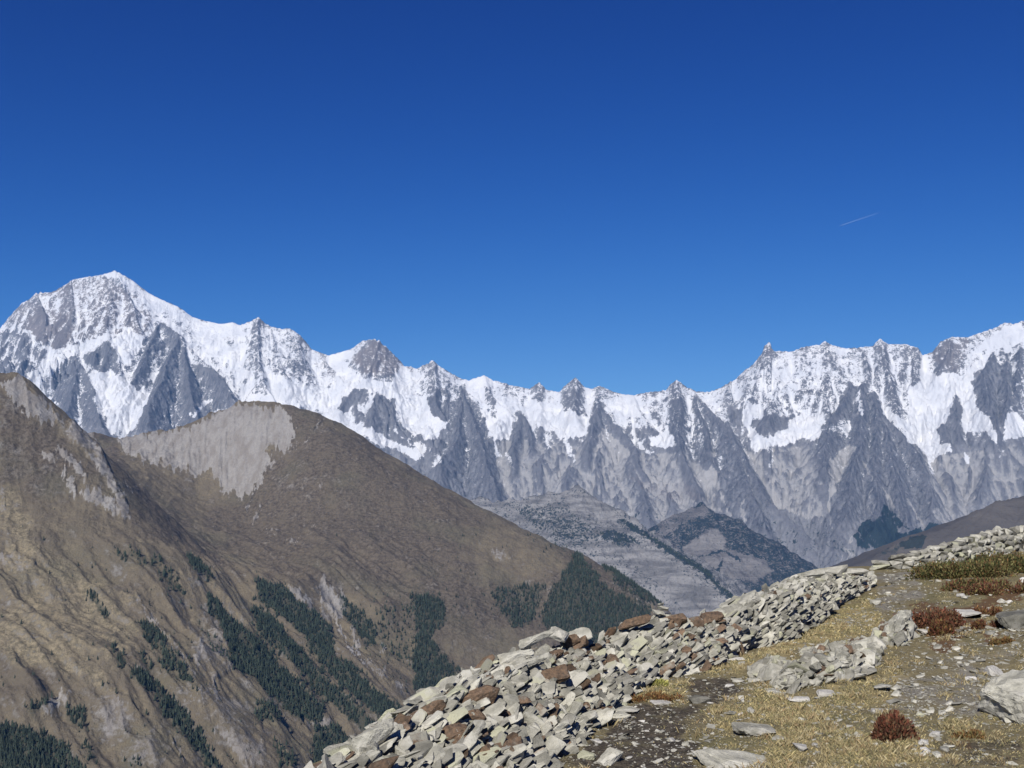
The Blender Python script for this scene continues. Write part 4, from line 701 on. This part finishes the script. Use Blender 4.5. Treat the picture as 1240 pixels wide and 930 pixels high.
# ------------------------------------------------------------------ cairn, rubble piles and loose stones
def pile(name, label, cat, base, top, n, size, rust=.04, upright=0.):
    """a heap of stones between a foot line and a crest line, each stone a part"""
    Bp = np.array([gxy(*b) for b in base]); Bp = np.column_stack([Bp, zg(Bp[:, 0], Bp[:, 1])])
    Tp = np.array([at(t[0], t[1], Bp[i, 1] + .5) for i, t in enumerate(top)]); c0 = Bp.mean(0); root = tag(empty(name, tuple(c0)), label, cat)
    tt = np.linspace(0, 1, 30); rows = [np.array([poly_at(Bp, t) * (1 - s) + poly_at(Tp, t) * s - [0, 0, .08] for t in tt]) for s in (-.2, 0, .35, .7, 1)]
    q = rows[-1].copy(); q[:, 1] += .8; q[:, 2] = zg(q[:, 0], q[:, 1]) - .1; rows.append(q)
    link('rubble_core', mesh_np('rubble_core', np.array(rows).reshape(-1, 3) - c0, grid_faces(len(rows), 30), {'tint': np.tile([.45, .1, .1], (len(rows) * 30, 1))}, M_STONE, False), root)  # darker core colour paints in the shade between heaped stones
    it = []
    for i in range(n):
        t = rng.random(); s = rng.random() * 1.1 - .05; p = poly_at(Bp, t) * (1 - s) + poly_at(Tp, t) * s; w_ = size * np.exp(rng.normal(0, .42)); vr = (SLAB + BLOCK)[rng.integers(34)]
        m = rot(rng.normal(0, .5), rng.normal(-.35, .4) - upright * rng.uniform(.3, 1.1), rng.uniform(-1, 1)); it.append((w_, vr, m, p + [0, rng.normal(0, .1), .02], tint(rust, .15, (.6, 1.25))))
    it.sort(key=lambda q: -q[0]); mb = MB()
    for i, (w_, vr, m, p, tn) in enumerate(it):
        if i < 60:
            V, T = vr; o = link('stone', mesh_np('stone', (V * w_ * .6) @ m.T, T, {'tint': np.tile(tn, (len(V), 1))}, M_STONE, False), root); o.location = p - c0
        else: put(mb, vr, w_ * .6, m, p - c0, tn)
    if mb.n: link('rubble', mb.mesh('rubble', M_STONE), root)['kind'] = 'stuff'
pile('rubble_heap', 'low heap of grey rubble in the dry grass between the path and the wall', 'rubble heap', [(912,818),(950,838),(1000,836),(1045,822),(1062,808)], [(925,806),(958,806),(1000,797),(1036,790),(1058,786)], 700, .125)
pile('ruined_wall', 'short ruined stub of stone wall with stones set on edge, left of the red shrubs', 'stone wall', [(1058,799),(1078,800),(1092,800),(1100,786)], [(1062,768),(1074,758),(1088,752),(1096,748)], 420, .11, .12, .9)
pile('rubble_heap', 'thin scatter of grey rubble joining the heap to the ruined wall stub', 'rubble heap', [(975,806),(1010,800),(1060,796)], [(980,794),(1010,788),(1060,782)], 260, .11)
# the little cairn on the wall crest
x, y, z = at(801, 752, WA[1][6][1] + .05); ca = tag(empty('cairn', (x, y, z)), 'small cairn of pale stones balanced on the wall crest before the dark forest', 'cairn')
for i, (dx, h, w_) in enumerate([(0, -.03, .17), (.05, .05, .14), (-.03, .12, .12), (.02, .19, .09), (-.01, .25, .06)]):
    V, T = BLOCK[i]; o = link('stone', mesh_np('stone', V * [w_, w_ * .9, w_ * .55], T, {'tint': np.tile((1.15, .1, .5), (len(V), 1))}, M_STONE, False), ca); o.location = (dx, 0, h); o.rotation_euler = (.1 * i, -.1, i)

BL = [  # px, py(foot), width px, height fraction, label, options
 (1252,872,112,.62,'huge pale grey boulder cut by the right edge of the photo',dict(var=BOULDER[0],name='boulder',cat='boulder',tn=(1.12,.02,.2),sink=.22,rz=.2,tilt=(0,-.35))),
 (1238,778,66,.42,'dark grey overhanging rock ledge at the right edge above the gravel',dict(var=BOULDER[1],name='boulder',cat='boulder',tn=(.42,.02,.0),sink=.25,rz=.1,tilt=(0,-.2))),
 (1168,747,44,.22,'long white slab lying among the red shrubs',dict(mat=M_PALE,tn=(.8,.0,.2),sink=.1,rz=.12)),
 (738,924,34,.55,'bluish pointed stone in the dark soil below the wall end',dict(var=BLOCK[3],tn=(1.2,.0,.0),sink=.3,rz=.5,tilt=(0,-.4))),
 (847,853,27,.42,'dark rounded lump of rock alone on the brown turf',dict(var=BLOCK[5],tn=(.42,.25,.1),sink=.2)),
 (891,801,24,.10,'flat bright white slab at the foot of the wall',dict(mat=M_PALE,tn=(1.15,0,0),sink=.0,rz=.1)),
 (966,852,31,.16,'cream flat stone on golden grass in front of the rubble heap',dict(mat=M_PALE,tn=(.98,0,.1),sink=.15,rz=-.15)),
 (934,841,24,.22,'rounded buff stone left of the cream flat stone',dict(tn=(1.2,.05,.2),sink=.2)),
 (1000,845,22,.35,'crumbly pale stone between golden grass and rubble',dict(mat=M_PALE,tn=(.75,.1,.1),sink=.25,slab=False)),
 (1012,826,36,.30,'yellow-lichened slab leaning on the rubble heap',dict(tn=(1.3,.0,.75),sink=.2,rz=.3,tilt=(-.25,-.2))),
 (1032,830,44,.26,'broad pale slab leaning beside the yellow-lichened slab',dict(tn=(1.35,.0,.3),sink=.2,rz=.2,tilt=(-.2,-.15))),
 (1014,812,20,.75,'grey squared block on top of the rubble heap',dict(slab=False,tn=(.8,0,.0),sink=.15,up=.12)),
 (1066,844,24,.22,'tan stone with a black shadow gap under it',dict(tn=(1.1,.3,.1),sink=.0,up=.03,tilt=(.0,-.15))),
 (1062,866,17,.3,'small light grey stone behind the round red shrub',dict(mat=M_PALE,tn=(.7,0,0),sink=.2)),
 (1030,901,15,.35,'small bluish grey stone on the grass left of the round red shrub',dict(tn=(1.1,0,0),sink=.2)),
 (916,890,56,.28,'wedge-shaped grey slab with a dark end in the dry grass',dict(var=SLAB[2],tn=(.85,.05,.1),sink=.25,rz=.15,tilt=(0,.12))),
 (944,900,18,.4,'small grey block beside the wedge-shaped slab',dict(slab=False,tn=(.95,0,0),sink=.25)),
 (968,912,20,.4,'pale broken stone in the grass near the bottom edge',dict(mat=M_PALE,tn=(.7,0,0),sink=.25)),
 (930,916,9,.3,'tiny white stone beside the big flat slab',dict(mat=M_PALE,tn=(1.1,0,0),sink=.2)),
 (886,928,100,.18,'big flat grey-green slab at the bottom edge',dict(var=SLAB[5],tn=(1.1,.0,.35),sink=.15,rz=-.06,tilt=(.06,.05))),
 (852,950,50,.24,'reddish brown stone under the big flat slab',dict(tn=(.9,.7,.3),sink=.2)),
 (1072,952,70,.3,'pale lichened boulder top at the bottom edge below the round red shrub',dict(var=BOULDER[3],name='boulder',cat='boulder',tn=(1.3,0,.45),sink=.3)),
 (1204,824,24,.5,'cream and orange stone left above the huge boulder',dict(mat=M_PALE,tn=(.8,.45,.1),slab=False,sink=.15)),
 (1176,830,13,.5,'small round white stone on the gravel left of the cream and orange stone',dict(mat=M_PALE,tn=(1.05,0,0),slab=False,sink=.25)),
 (1218,750,17,.3,'white splinter of rock by the dark ledge',dict(mat=M_PALE,tn=(1.05,0,0),sink=.1)),
 (1119,786,22,.3,'long cream stone below the red shrubs',dict(mat=M_PALE,tn=(.85,0,.2),sink=.15,rz=-.2)),
 (1127,769,10,.4,'small cream stone beneath the largest red shrub',dict(mat=M_PALE,tn=(.9,0,.1),sink=.2)),
 (1164,729,12,.35,'little white stone above the long white slab',dict(mat=M_PALE,tn=(.9,0,.0),sink=.2)),
 (1213,733,12,.6,'pale blue-grey stone on the heath above the dark ledge',dict(tn=(1.3,0,0),slab=False,sink=.2)),
 (1222,733,8,.6,'tiny white stone next to the blue-grey one on the heath',dict(mat=M_PALE,tn=(1.05,0,0),slab=False,sink=.2)),
 (1240,719,10,.7,'white stone on the heath at the far right edge',dict(mat=M_PALE,tn=(1.05,0,0),slab=False,sink=.2)),
 (1060,736,13,.6,'pale grey block in the grass between the two walls',dict(tn=(1.1,0,0),slab=False,sink=.2)),
 (757,860,42,.16,'flat beige slab at the wall foot beside orange heath',dict(var=SLAB[7],tn=(1.25,.05,.3),sink=.2,rz=.1)),
 (800,851,27,.10,'thin flat pale slab on the dark soil right of the beige slab',dict(mat=M_PALE,tn=(.8,0,.1),sink=.1)),
 (777,873,7,.6,'tiny bright white pebble on the dark soil',dict(mat=M_PALE,tn=(1.1,0,0),sink=.2,slab=False)),
 (710,922,22,.5,'yellowish lichened stone on the soil left of the bluish pointed stone',dict(tn=(1.1,.05,.8),slab=False,sink=.3)),
 (722,905,14,.4,'small pale stone at the foot of the wall end',dict(mat=M_PALE,tn=(.85,0,.1),sink=.2)),
 (846,790,12,.2,'flat grey stone at the wall foot',dict(tn=(1.1,0,.1),sink=.2)),
 (1000,792,30,.2,'pale flat slab on the grass above the rubble heap',dict(tn=(1.3,0,.2),sink=.2)),
 (915,826,18,.35,'grey stone on turf left of the rubble heap',dict(tn=(1.0,0,.1),sink=.25)),
 (893,826,16,.3,'second grey stone on turf left of the rubble heap, nearer the wall',dict(tn=(1.05,0,.1),sink=.25)),
 (1132,898,14,.6,'white lump of quartz right of the round red shrub',dict(mat=M_PALE,tn=(.95,0,.1),slab=False,sink=.2)),
 (1118,908,12,.8,'cream stone touching a bright white one below the quartz lump',dict(mat=M_PALE,tn=(.85,.1,.2),slab=False,sink=.2)),
 (1121,915,12,.7,'bright white stone touching a cream one below the quartz lump',dict(mat=M_PALE,tn=(1.15,0,.0),slab=False,sink=.2)),
 (1114,873,11,.6,'buff lichened stone just right of the round red shrub',dict(tn=(1.2,.0,.6),slab=False,sink=.2)),
 (1136,922,14,.5,'pinkish stone in brown grass near the bottom right',dict(tn=(1.25,.3,.0),slab=False,sink=.25)),
 (1226,878,24,.3,'flat beige stone tucked under the huge boulder',dict(tn=(1.35,.05,.2),sink=.2)),
]
for px_, py_, w_, h_, lab, kw in BL: one_stone(px_, py_, w_, h_, lab, **kw)
# small loose stones that nothing tells apart
cnt = 0
ZS = [('small grey stone lying loose on the gravel patch', 'loose stones on the gravel', 90, [(1075,850),(1130,800),(1235,770),(1238,800),(1190,850),(1150,925),(1238,925),(1100,925),(1095,860)], M_STONE, (4, 11)),
      ('small pale stone lying loose in the dry grass', 'loose stones in the grass', 70, [(860,850),(920,800),(1050,845),(1070,870),(1040,925),(850,925)], M_STONE, (3, 9)),
      ('small pale stone lying on the dark soil by the wall', 'loose stones on the dark soil', 44, [(680,925),(745,885),(760,862),(830,860),(850,925)], M_STONE, (3, 8)),
      ('small grey stone lying among the red heath above the gravel', 'loose stones in the heath', 40, [(1060,730),(1110,700),(1235,735),(1235,765),(1150,795),(1105,790)], M_STONE, (3, 9))]
def in_poly(p, P):
    c = False; n_ = len(P)
    for i in range(n_):
        (x0, y0), (x1, y1) = P[i], P[(i + 1) % n_]
        if (y0 > p[1]) != (y1 > p[1]) and p[0] < (x1 - x0) * (p[1] - y0) / (y1 - y0) + x0: c = not c
    return c
def rand_in(P):
    a = np.array(P, float)
    while True:
        p = rng.uniform(a.min(0), a.max(0))
        if in_poly(p, P): return p
for lab, grp, k_, P, mt, wr in ZS:
    for i in range(k_):
        p = rand_in(P); pale = rng.random() < .35
        one_stone(p[0], p[1], rng.uniform(*wr) * rng.choice([.8, 1, 1.3]), rng.uniform(.25, .55), lab, mat=(M_PALE if pale and 'grey' not in lab else mt), group=grp, slab=rng.random() < .6, sink=.28, tn=((rng.uniform(.6, 1.0) if pale else rng.uniform(.75, 1.4)), rng.uniform(0, .35), rng.uniform(0, .4)), rz=rng.uniform(-1.5, 1.5), tilt=(rng.normal(0, .12), rng.normal(-.1, .12)))

# ------------------------------------------------------------------ gravel, grass and heath: cover nobody could count
def cover(n, fn, ymax=45, ppx=None):
    """random visible spots on the near ground kept with probability fn(px, py)"""
    out = []
    while len(out) < n:
        px = rng.uniform(600, 1290, 6000); py = rng.uniform(664, 1010, 6000); d = (py - HY) / F - .026 + .02 * (px - 620) / F; Y = 2.6 / np.maximum(d, .02); ok = (Y < ymax)
        k_ = fn(px, py) > rng.random(6000); X = (px - 620) / F * Y; e = edge_d(X, Y); sel = ok & k_ & (e < -.45)
        out.extend(zip(X[sel], Y[sel], px[sel], py[sel]))
    a = np.array(out[:n]); return a[:, 0], a[:, 1], a[:, 2], a[:, 3], zg(a[:, 0], a[:, 1])
X, Y, px, py, z = cover(15000, lambda a, b: .3 + .9 * ggrav(a, b)); mb = MB()
for i in range(len(X)):
    w_ = Y[i] / F * np.exp(rng.normal(.15, .65)); pale = rng.random() < .25
    put(mb, CHIP[rng.integers(10)], w_ * np.array([1, .9, .6]), rot(0, rng.normal(0, .2), rng.uniform(0, 6)), (X[i], Y[i], z[i] + w_ * .1), (rng.uniform(1.0, 1.45) if pale else rng.uniform(.6, 1.15), rng.uniform(0, .45), rng.uniform(0, .35)))
tag(link('gravel', mb.mesh('gravel', M_STONE)), 'grey and cream gravel strewn over the ground', kind='stuff')
def blades(X, Y, z, hgt, lean, nb, width, cols):
    N = len(X) * nb; bx = np.repeat(X, nb) + rng.normal(0, .035, N); by = np.repeat(Y, nb) + rng.normal(0, .035, N); bz = np.repeat(z, nb) - .01
    h = np.repeat(hgt, nb) * rng.uniform(.5, 1.2, N); a = rng.uniform(0, 2 * math.pi, N); l = h * rng.uniform(*lean, N); wd = width * rng.uniform(.6, 1.3, N) * np.repeat(Y, nb) / 14
    fa = rng.uniform(0, math.pi, N); dx = np.cos(fa) * wd; dy = np.sin(fa) * wd
    ca_, sa_ = np.cos(a) * l, np.sin(a) * l
    V = np.stack([np.stack([bx - dx, by - dy, bz], -1), np.stack([bx + dx, by + dy, bz], -1), np.stack([bx + ca_ * .45 + dx * .7, by + sa_ * .45 + dy * .7, bz + h * .65], -1), np.stack([bx + ca_, by + sa_, bz + h], -1)], 1)
    i = np.arange(N)[:, None] * 4; T = np.concatenate([i + [0, 1, 2], i + [0, 2, 3]], 0)
    ci = rng.integers(0, len(cols), N); c = np.repeat(np.array(cols)[ci] * rng.uniform(.75, 1.25, (N, 1)), 4, axis=0)
    return V.reshape(-1, 3), T, c
def leaf_mat(name, rough=.7, trans=.25):
    n = NT(name); n.b.inputs['Roughness'].default_value = rough; 
    return n.done(n.attr('tint', True))
M_BLADE = leaf_mat('dry_grass_blade'); M_LEAF = leaf_mat('shrub_leaf')
X, Y, px, py, z = cover(30000, lambda a, b: np.clip(ggold(a, b) * 1.2 - .2, .06, .8) * (1 - .8 * ggrav(a, b)) * (1 - .75 * gsoil(a, b) * (ggold(a, b) < .5)) * smooth(-.25, .6, fbm(a / 16, b / 6, 4, 301)))
g = ggold(px, py); hh = (.014 + .024 * rng.random(len(X))) * (.7 + g * .7); gn = smooth(-.1, .5, fbm(px / 40, py / 18, 2, 302))
V1, T1, c1 = blades(X, Y, z, hh, (.5, 1.4), 5, .0042, [(.42, .335, .155), (.50, .41, .20), (.24, .20, .115), (.165, .145, .08), (.16, .15, .075), (.11, .098, .055), (.20, .19, .09)])
X, Y, px, py, z = cover(420, lambda a, b: np.clip(ggold(a, b) * 1.1 - .25, .02, .8) * (1 - .7 * gsoil(a, b) * (ggold(a, b) < .4)))
V2, T2, c2 = blades(np.repeat(X, 7) + rng.normal(0, .05, 2940), np.repeat(Y, 7) + rng.normal(0, .05, 2940), np.repeat(z, 7), np.repeat(.035 + .045 * rng.random(len(X)), 7), (.2, 1.0), 7, .0042, [(.36, .30, .16), (.30, .24, .12), (.40, .34, .20), (.22, .18, .09), (.27, .19, .10)])
T1 = np.concatenate([T1, T2 + len(V1)]); V1 = np.concatenate([V1, V2]); c1 = np.concatenate([c1, c2])
tag(link('grass', mesh_np('grass', V1, T1, {'tint': c1}, M_BLADE)), 'short golden dry grass growing over the turf', kind='stuff')

def shrub(name, label, px, py, wpx, hpx, n, cols, leaf=.035, cat='shrub', depth=.7, upr=.6, group=None, twig=(.09, .05, .035), lobes=1):
    x, y = gxy(px, py); w_ = wpx / F * y / 2; h = hpx / F * y; zz = float(zg(np.array([x]), np.array([y]))[0]); root = tag(empty(name, (x, y, zz - .02)), label, cat, group)
    cs = [(0, 0, 1.)] if lobes == 1 else [(rng.uniform(-.75, .75), rng.uniform(-.6, .6), rng.uniform(.4, .65)) for _ in range(lobes)]
    k_ = rng.integers(0, len(cs), n); cs = np.array(cs); d = rng.normal(0, 1, (n, 3)); d[:, 2] = np.abs(d[:, 2]); d /= np.linalg.norm(d, axis=1)[:, None]; r_ = rng.random(n) ** .38
    lump = 1 + .28 * noise2(d[:, 0] * 3 + k_ * 7, d[:, 1] * 3 + d[:, 2] * 2, 5)
    p = np.stack([(cs[k_, 0] + d[:, 0] * r_ * lump * cs[k_, 2]) * w_, (cs[k_, 1] + d[:, 1] * r_ * lump * cs[k_, 2]) * w_ * depth, d[:, 2] * r_ * lump * h * (.6 + .4 * cs[k_, 2])], -1)
    zloc = zg(p[:, 0] + x, p[:, 1] + y) - zz; p[:, 2] += zloc
    up = d * .8 + np.array([0, 0, upr]) + rng.normal(0, .35, (n, 3)); up /= np.linalg.norm(up, axis=1)[:, None]; sd = np.cross(up, rng.normal(0, 1, (n, 3))); sd /= np.linalg.norm(sd, axis=1)[:, None]
    L = leaf * rng.uniform(.6, 1.4, (n, 1)); V = np.stack([p - up * L * .5, p + sd * L * .28, p + up * L * .6, p - sd * L * .28], 1).reshape(-1, 3); i = np.arange(n)[:, None] * 4
    c = np.array(cols)[rng.integers(0, len(cols), n)] * rng.uniform(.7, 1.3, (n, 1))
    link('foliage', mesh_np('foliage', V, (i + [0, 1, 2, 3]), {'tint': np.repeat(c, 4, 0)}, M_LEAF, False), root)
    m = min(160, n // 12); q = p[rng.integers(0, n, m)]; b = q * np.array([.25, .25, 0]); b[:, 2] = zg(b[:, 0] + x, b[:, 1] + y) - zz; wd = .004 + .002 * rng.random((m, 1)); ex = np.array([[1, .3, 0]])
    Vt = np.stack([b - ex * wd, b + ex * wd, q + ex * wd * .4, q - ex * wd * .4], 1).reshape(-1, 3); j = np.arange(m)[:, None] * 4
    link('stems', mesh_np('stems', Vt, j + [0, 1, 2, 3], {'tint': np.tile(twig, (len(Vt), 1))}, M_LEAF, False), root)
RED = [(.15, .055, .032), (.10, .038, .024), (.19, .085, .045), (.07, .03, .02), (.15, .09, .05), (.11, .075, .04)]
BRN = [(.16, .08, .03), (.11, .05, .025), (.22, .12, .045), (.18, .13, .05)]
GRN = [(.085, .09, .032), (.05, .06, .022), (.12, .12, .042), (.16, .14, .055), (.04, .045, .018), (.11, .08, .035)]
MIX = [(.14, .12, .045), (.17, .10, .04), (.10, .06, .03), (.20, .17, .07)]
shrub('bilberry_shrub', 'round dark red shrub alone on the grass near the bottom', 1081, 899, 54, 32, 4200, RED, .040, upr=.9)
shrub('bilberry_shrub', 'largest rust-red shrub, left of the long white slab', 1130, 762, 66, 27, 6500, RED, .05, lobes=8)
shrub('bilberry_shrub', 'brown shrub just below the largest rust-red one', 1142, 789, 40, 22, 3000, BRN + RED, .045, lobes=3)
shrub('bilberry_shrub', 'small red shrub left of the white rock splinter', 1196, 776, 36, 15, 1900, RED + BRN, .045, lobes=4)
shrub('bilberry_shrub', 'low reddish shrub on the right of the long white slab', 1192, 746, 40, 13, 1800, RED + BRN, .05, lobes=5)
shrub('bilberry_shrub', 'spreading red-brown shrub below the green shrub at the right edge', 1215, 727, 78, 18, 4600, RED + MIX, .055, lobes=7)
shrub('juniper_shrub', 'low spreading olive-green juniper in front of the coursed wall', 1160, 713, 100, 25, 9500, GRN + MIX, .06, lobes=12, upr=.8)
shrub('juniper_shrub', 'olive-green shrub running out of the right edge below the coursed wall', 1226, 706, 92, 30, 8500, GRN + MIX, .06, lobes=11, upr=.8)
shrub('juniper_shrub', 'mixed olive and rusty shrub just below the low spreading olive-green juniper', 1180, 722, 70, 16, 4200, GRN + RED + MIX, .055, lobes=9, upr=.8)
shrub('heath_patch', 'orange-brown tuft of heath at the wall foot by the beige slab', 790, 846, 54, 12, 1500, BRN, .03, lobes=5, cat='heath')
shrub('heath_patch', 'ginger tuft of heath on the brown slope left of the huge boulder', 1172, 896, 40, 14, 1500, BRN + MIX, .035, lobes=5, cat='heath')
shrub('heath_patch', 'tawny tuft of heath under the orange stone at the right', 1215, 800, 30, 10, 900, BRN + MIX, .035, lobes=4, cat='heath')
shrub('grass_tussock', 'yellow-green moss tuft at the foot of the wall', 800, 831, 24, 9, 700, [(.36, .34, .10), (.28, .28, .08)], .03, cat='grass tuft')

# ------------------------------------------------------------------ conifers on the hillside
def conifer(seed):
    r_ = np.random.default_rng(seed); V = []; T = []; n0 = 0; tiers = 5
    for k in range(tiers):
        z0 = .12 + .80 * k / tiers; z1 = z0 + .26; rad = .20 * (1 - k / tiers) ** .85 + .025; nn = 8
        a = np.linspace(0, 2 * math.pi, nn, endpoint=False) + r_.uniform(0, 1); rr = rad * np.where(np.arange(nn) % 2, 1, .55) * r_.uniform(.75, 1.25, nn)
        ring = np.stack([rr * np.cos(a), rr * np.sin(a), z0 + r_.normal(0, .02, nn) - .03 * (np.arange(nn) % 2)], -1); V += [*ring, (r_.normal(0, .01), r_.normal(0, .01), min(1., z1))]
        T += [(n0 + i, n0 + (i + 1) % nn, n0 + nn) for i in range(nn)]; n0 += nn + 1
    a = np.linspace(0, 2 * math.pi, 5, endpoint=False); Vt = np.concatenate([np.stack([.022 * np.cos(a), .022 * np.sin(a), a * 0 - .08], -1), np.stack([.008 * np.cos(a), .008 * np.sin(a), a * 0 + .7], -1)])
    Tt = [(i, (i + 1) % 5, 5 + (i + 1) % 5, 5 + i) for i in range(5)]
    return np.array(V), np.array(T), Vt, np.array(Tt)
CON = [conifer(700 + i) for i in range(6)]
nt = NT('conifer_needles'); nn_ = nt.noise(.9, 3); nt.b.inputs['Roughness'].default_value = .95; tv = nt.attr('tint', True); M_CON = nt.done(nt.scale(nt.mix(nn_, (.022, .033, .025), (.052, .064, .044)), nt.sep(tv)[0]))
nb_ = NT('conifer_bark'); M_BARK = nb_.done(nb_.mix(nb_.noise(3), (.07, .05, .035), (.13, .10, .075)))
CONM = [(mesh_np('crown', V, T, {'tint': np.tile((1, 0, 0), (len(V), 1))}, M_CON, False), mesh_np('trunk', Vt, Tt, None, M_BARK, False)) for V, T, Vt, Tt in CON]
wt = np.clip(HFO - .02, 0, 1); wt = np.where(wt > .3, wt * 1.6, wt * .6) + hsparse(HPX, HPY); wt = (wt * (HPY > 600) * (HPX > -60) * (HPX < 900)).ravel()
NTREE = 21000
idx = rng.choice(len(wt), NTREE, replace=False, p=wt / wt.sum())
tx = HX.ravel()[idx] + rng.normal(0, 1.5, NTREE); ty = HYY.ravel()[idx] + rng.normal(0, 2, NTREE); tz = HZ.ravel()[idx]; fo = HFO.ravel()[idx]
th_ = rng.uniform(6.5, 17, NTREE) * np.where(fo < .12, rng.uniform(.35, .95, NTREE), 1.0); tpx = HPX.ravel()[idx]; tpy = HPY.ravel()[idx]
crest_line = np.array([(250,1010),(398,926),(486,873),(578,815),(675,772),(735,772),(799,740),(846,752),(900,712)])
vis = (tpx > 0) & (tpx < 900) & (tpy < np.interp(tpx, crest_line[:, 0], crest_line[:, 1]) - 2) & (tpy < 928)
score = th_ / ty * np.where(fo < .5, 1.6, 1.0) * vis; order = np.argsort(-score); solo = set(order[:300].tolist()); mb = MB()
LABT = [(lambda x, y: y > 850 and x < 130, 'tall dark conifer at the edge of the wood in the lower left corner', 'conifers in the lower left wood'), (lambda x, y: x < 330 and y < 760, 'dark conifer on the upper part of the steep left slope', 'conifers on the upper left slope'),
        (lambda x, y: x < 330, 'dark conifer on the lower part of the steep left slope', 'conifers on the lower left slope'), (lambda x, y: x < 480, 'dark conifer on the ribs beside the pale ravine', 'conifers beside the ravine'), (lambda x, y: True, 'dark conifer around the bench meadow below the brown dome', 'conifers around the bench meadow')]
for i in range(NTREE):
    k = i % 6; s = th_[i]; a = rng.uniform(0, 6.28); wd = rng.uniform(.8, 1.25)
    if i in solo:
        o = empty('conifer', (tx[i], ty[i], tz[i]), a); o.scale = (s * wd, s * wd, s)
        lab, grp = next((l, g_) for f_, l, g_ in LABT if f_(tpx[i], tpy[i])); tag(o, lab, 'tree', grp)
        link('crown', CONM[k][0], o); link('trunk', CONM[k][1], o)
    else:
        V, T, Vt, Tt = CON[k]; m = rot(0, 0, a); put(mb, (V * [s * wd, s * wd, s], T), 1, m, (tx[i], ty[i], tz[i]), (rng.uniform(.55, 1.5), 0, 0))
# scattered conifers on the limestone foothill
ex, ey, ez, epx, epy = [q.ravel() for q in EX]; w2 = np.clip(fm(epx, epy) - .34, 0, 1) ** 1.5 * (epx > 560) * (epx < 900) * (epy < 740); i2 = rng.choice(len(ex), 2400, replace=False, p=w2 / w2.sum())
for i in i2:
    s = rng.uniform(9, 18); V, T, _, _ = CON[i % 6]; put(mb, (V * [s * 1.3, s * 1.3, s], T), 1, rot(0, 0, rng.uniform(0, 6)), (ex[i] + rng.normal(0, 4), ey[i], ez[i] - 1), (rng.uniform(.8, 1.3), 0, 0))
tag(link('conifer_forest', mb.mesh('conifer_forest', M_CON)), 'dense dark conifer forest covering the ribs and spur of the hillside', kind='stuff')

# the vapour trail high behind the range
P0 = at(1017, 273.5, 60000.); P1 = at(1072, 255, 62000.); d = P1 - P0; L = np.linalg.norm(d); ex_ = d / L; V = []; nseg = 40; sides = 8
e1 = np.cross(ex_, [0, 0, 1]); e1 /= np.linalg.norm(e1); e2 = np.cross(e1, ex_)
for k in range(nseg + 1):
    t = k / nseg; r0 = (18 + 34 * t) * (1 - .6 * max(0, t - .8) / .2) * min(1, .35 + t * 12) * (1 + .15 * math.sin(k * 2.3)); c = P0 + d * t
    for j in range(sides): a = 2 * math.pi * j / sides; V.append(c + (e1 * math.cos(a) + e2 * math.sin(a)) * r0)
Fq = [(k * sides + j, k * sides + (j + 1) % sides, (k + 1) * sides + (j + 1) % sides, (k + 1) * sides + j) for k in range(nseg) for j in range(sides)]
n = NT('vapour'); tr = n.t.nodes.new('ShaderNodeBsdfTransparent'); mx = n.t.nodes.new('ShaderNodeMixShader'); 
n.t.links.new(tr.outputs[0], mx.inputs[1]); n.t.links.new(n.b.outputs[0], mx.inputs[2]); n.b.inputs['Base Color'].default_value = (.72, .84, 1.0, 1)
n._in(mx.inputs[0], n.mul(n.attr('fade'), .12)); n.t.links.new(mx.outputs[0], n.t.nodes['Material Output'].inputs['Surface'])
dens = np.repeat(np.linspace(1, 0, nseg + 1) ** 1.2, sides)
tag(link('vapour_trail', mesh_np('vapour_trail', np.array(V), Fq, {'fade': dens}, n.m)), 'short faint white vapour trail in the blue sky above the right peaks', 'vapour trail')

# ------------------------------------------------------------------ the air
hm = bpy.data.materials.new('thin_mountain_air'); hm.use_nodes = True; ht = hm.node_tree; ht.nodes.remove(ht.nodes['Principled BSDF'])
pv = ht.nodes.new('ShaderNodeVolumePrincipled'); pv.inputs['Color'].default_value = (.15, .46, 1.0, 1); pv.inputs['Density'].default_value = 2.0e-5; pv.inputs['Anisotropy'].default_value = 0.0
ht.links.new(pv.outputs[0], ht.nodes['Material Output'].inputs['Volume'])
a_, b_ = 19500, 19500; hv = [(sx * a_, sy * b_, z_) for z_ in (-1167, 2800) for sx, sy in ((-1, -1), (1, -1), (1, 1), (-1, 1))]
hz = link('haze', mesh_np('haze', hv, [(3, 2, 1, 0), (4, 5, 6, 7), (0, 1, 5, 4), (1, 2, 6, 5), (2, 3, 7, 6), (3, 0, 4, 7)], None, hm, False)); tag(hz, 'thin blue mountain air', kind='stuff')
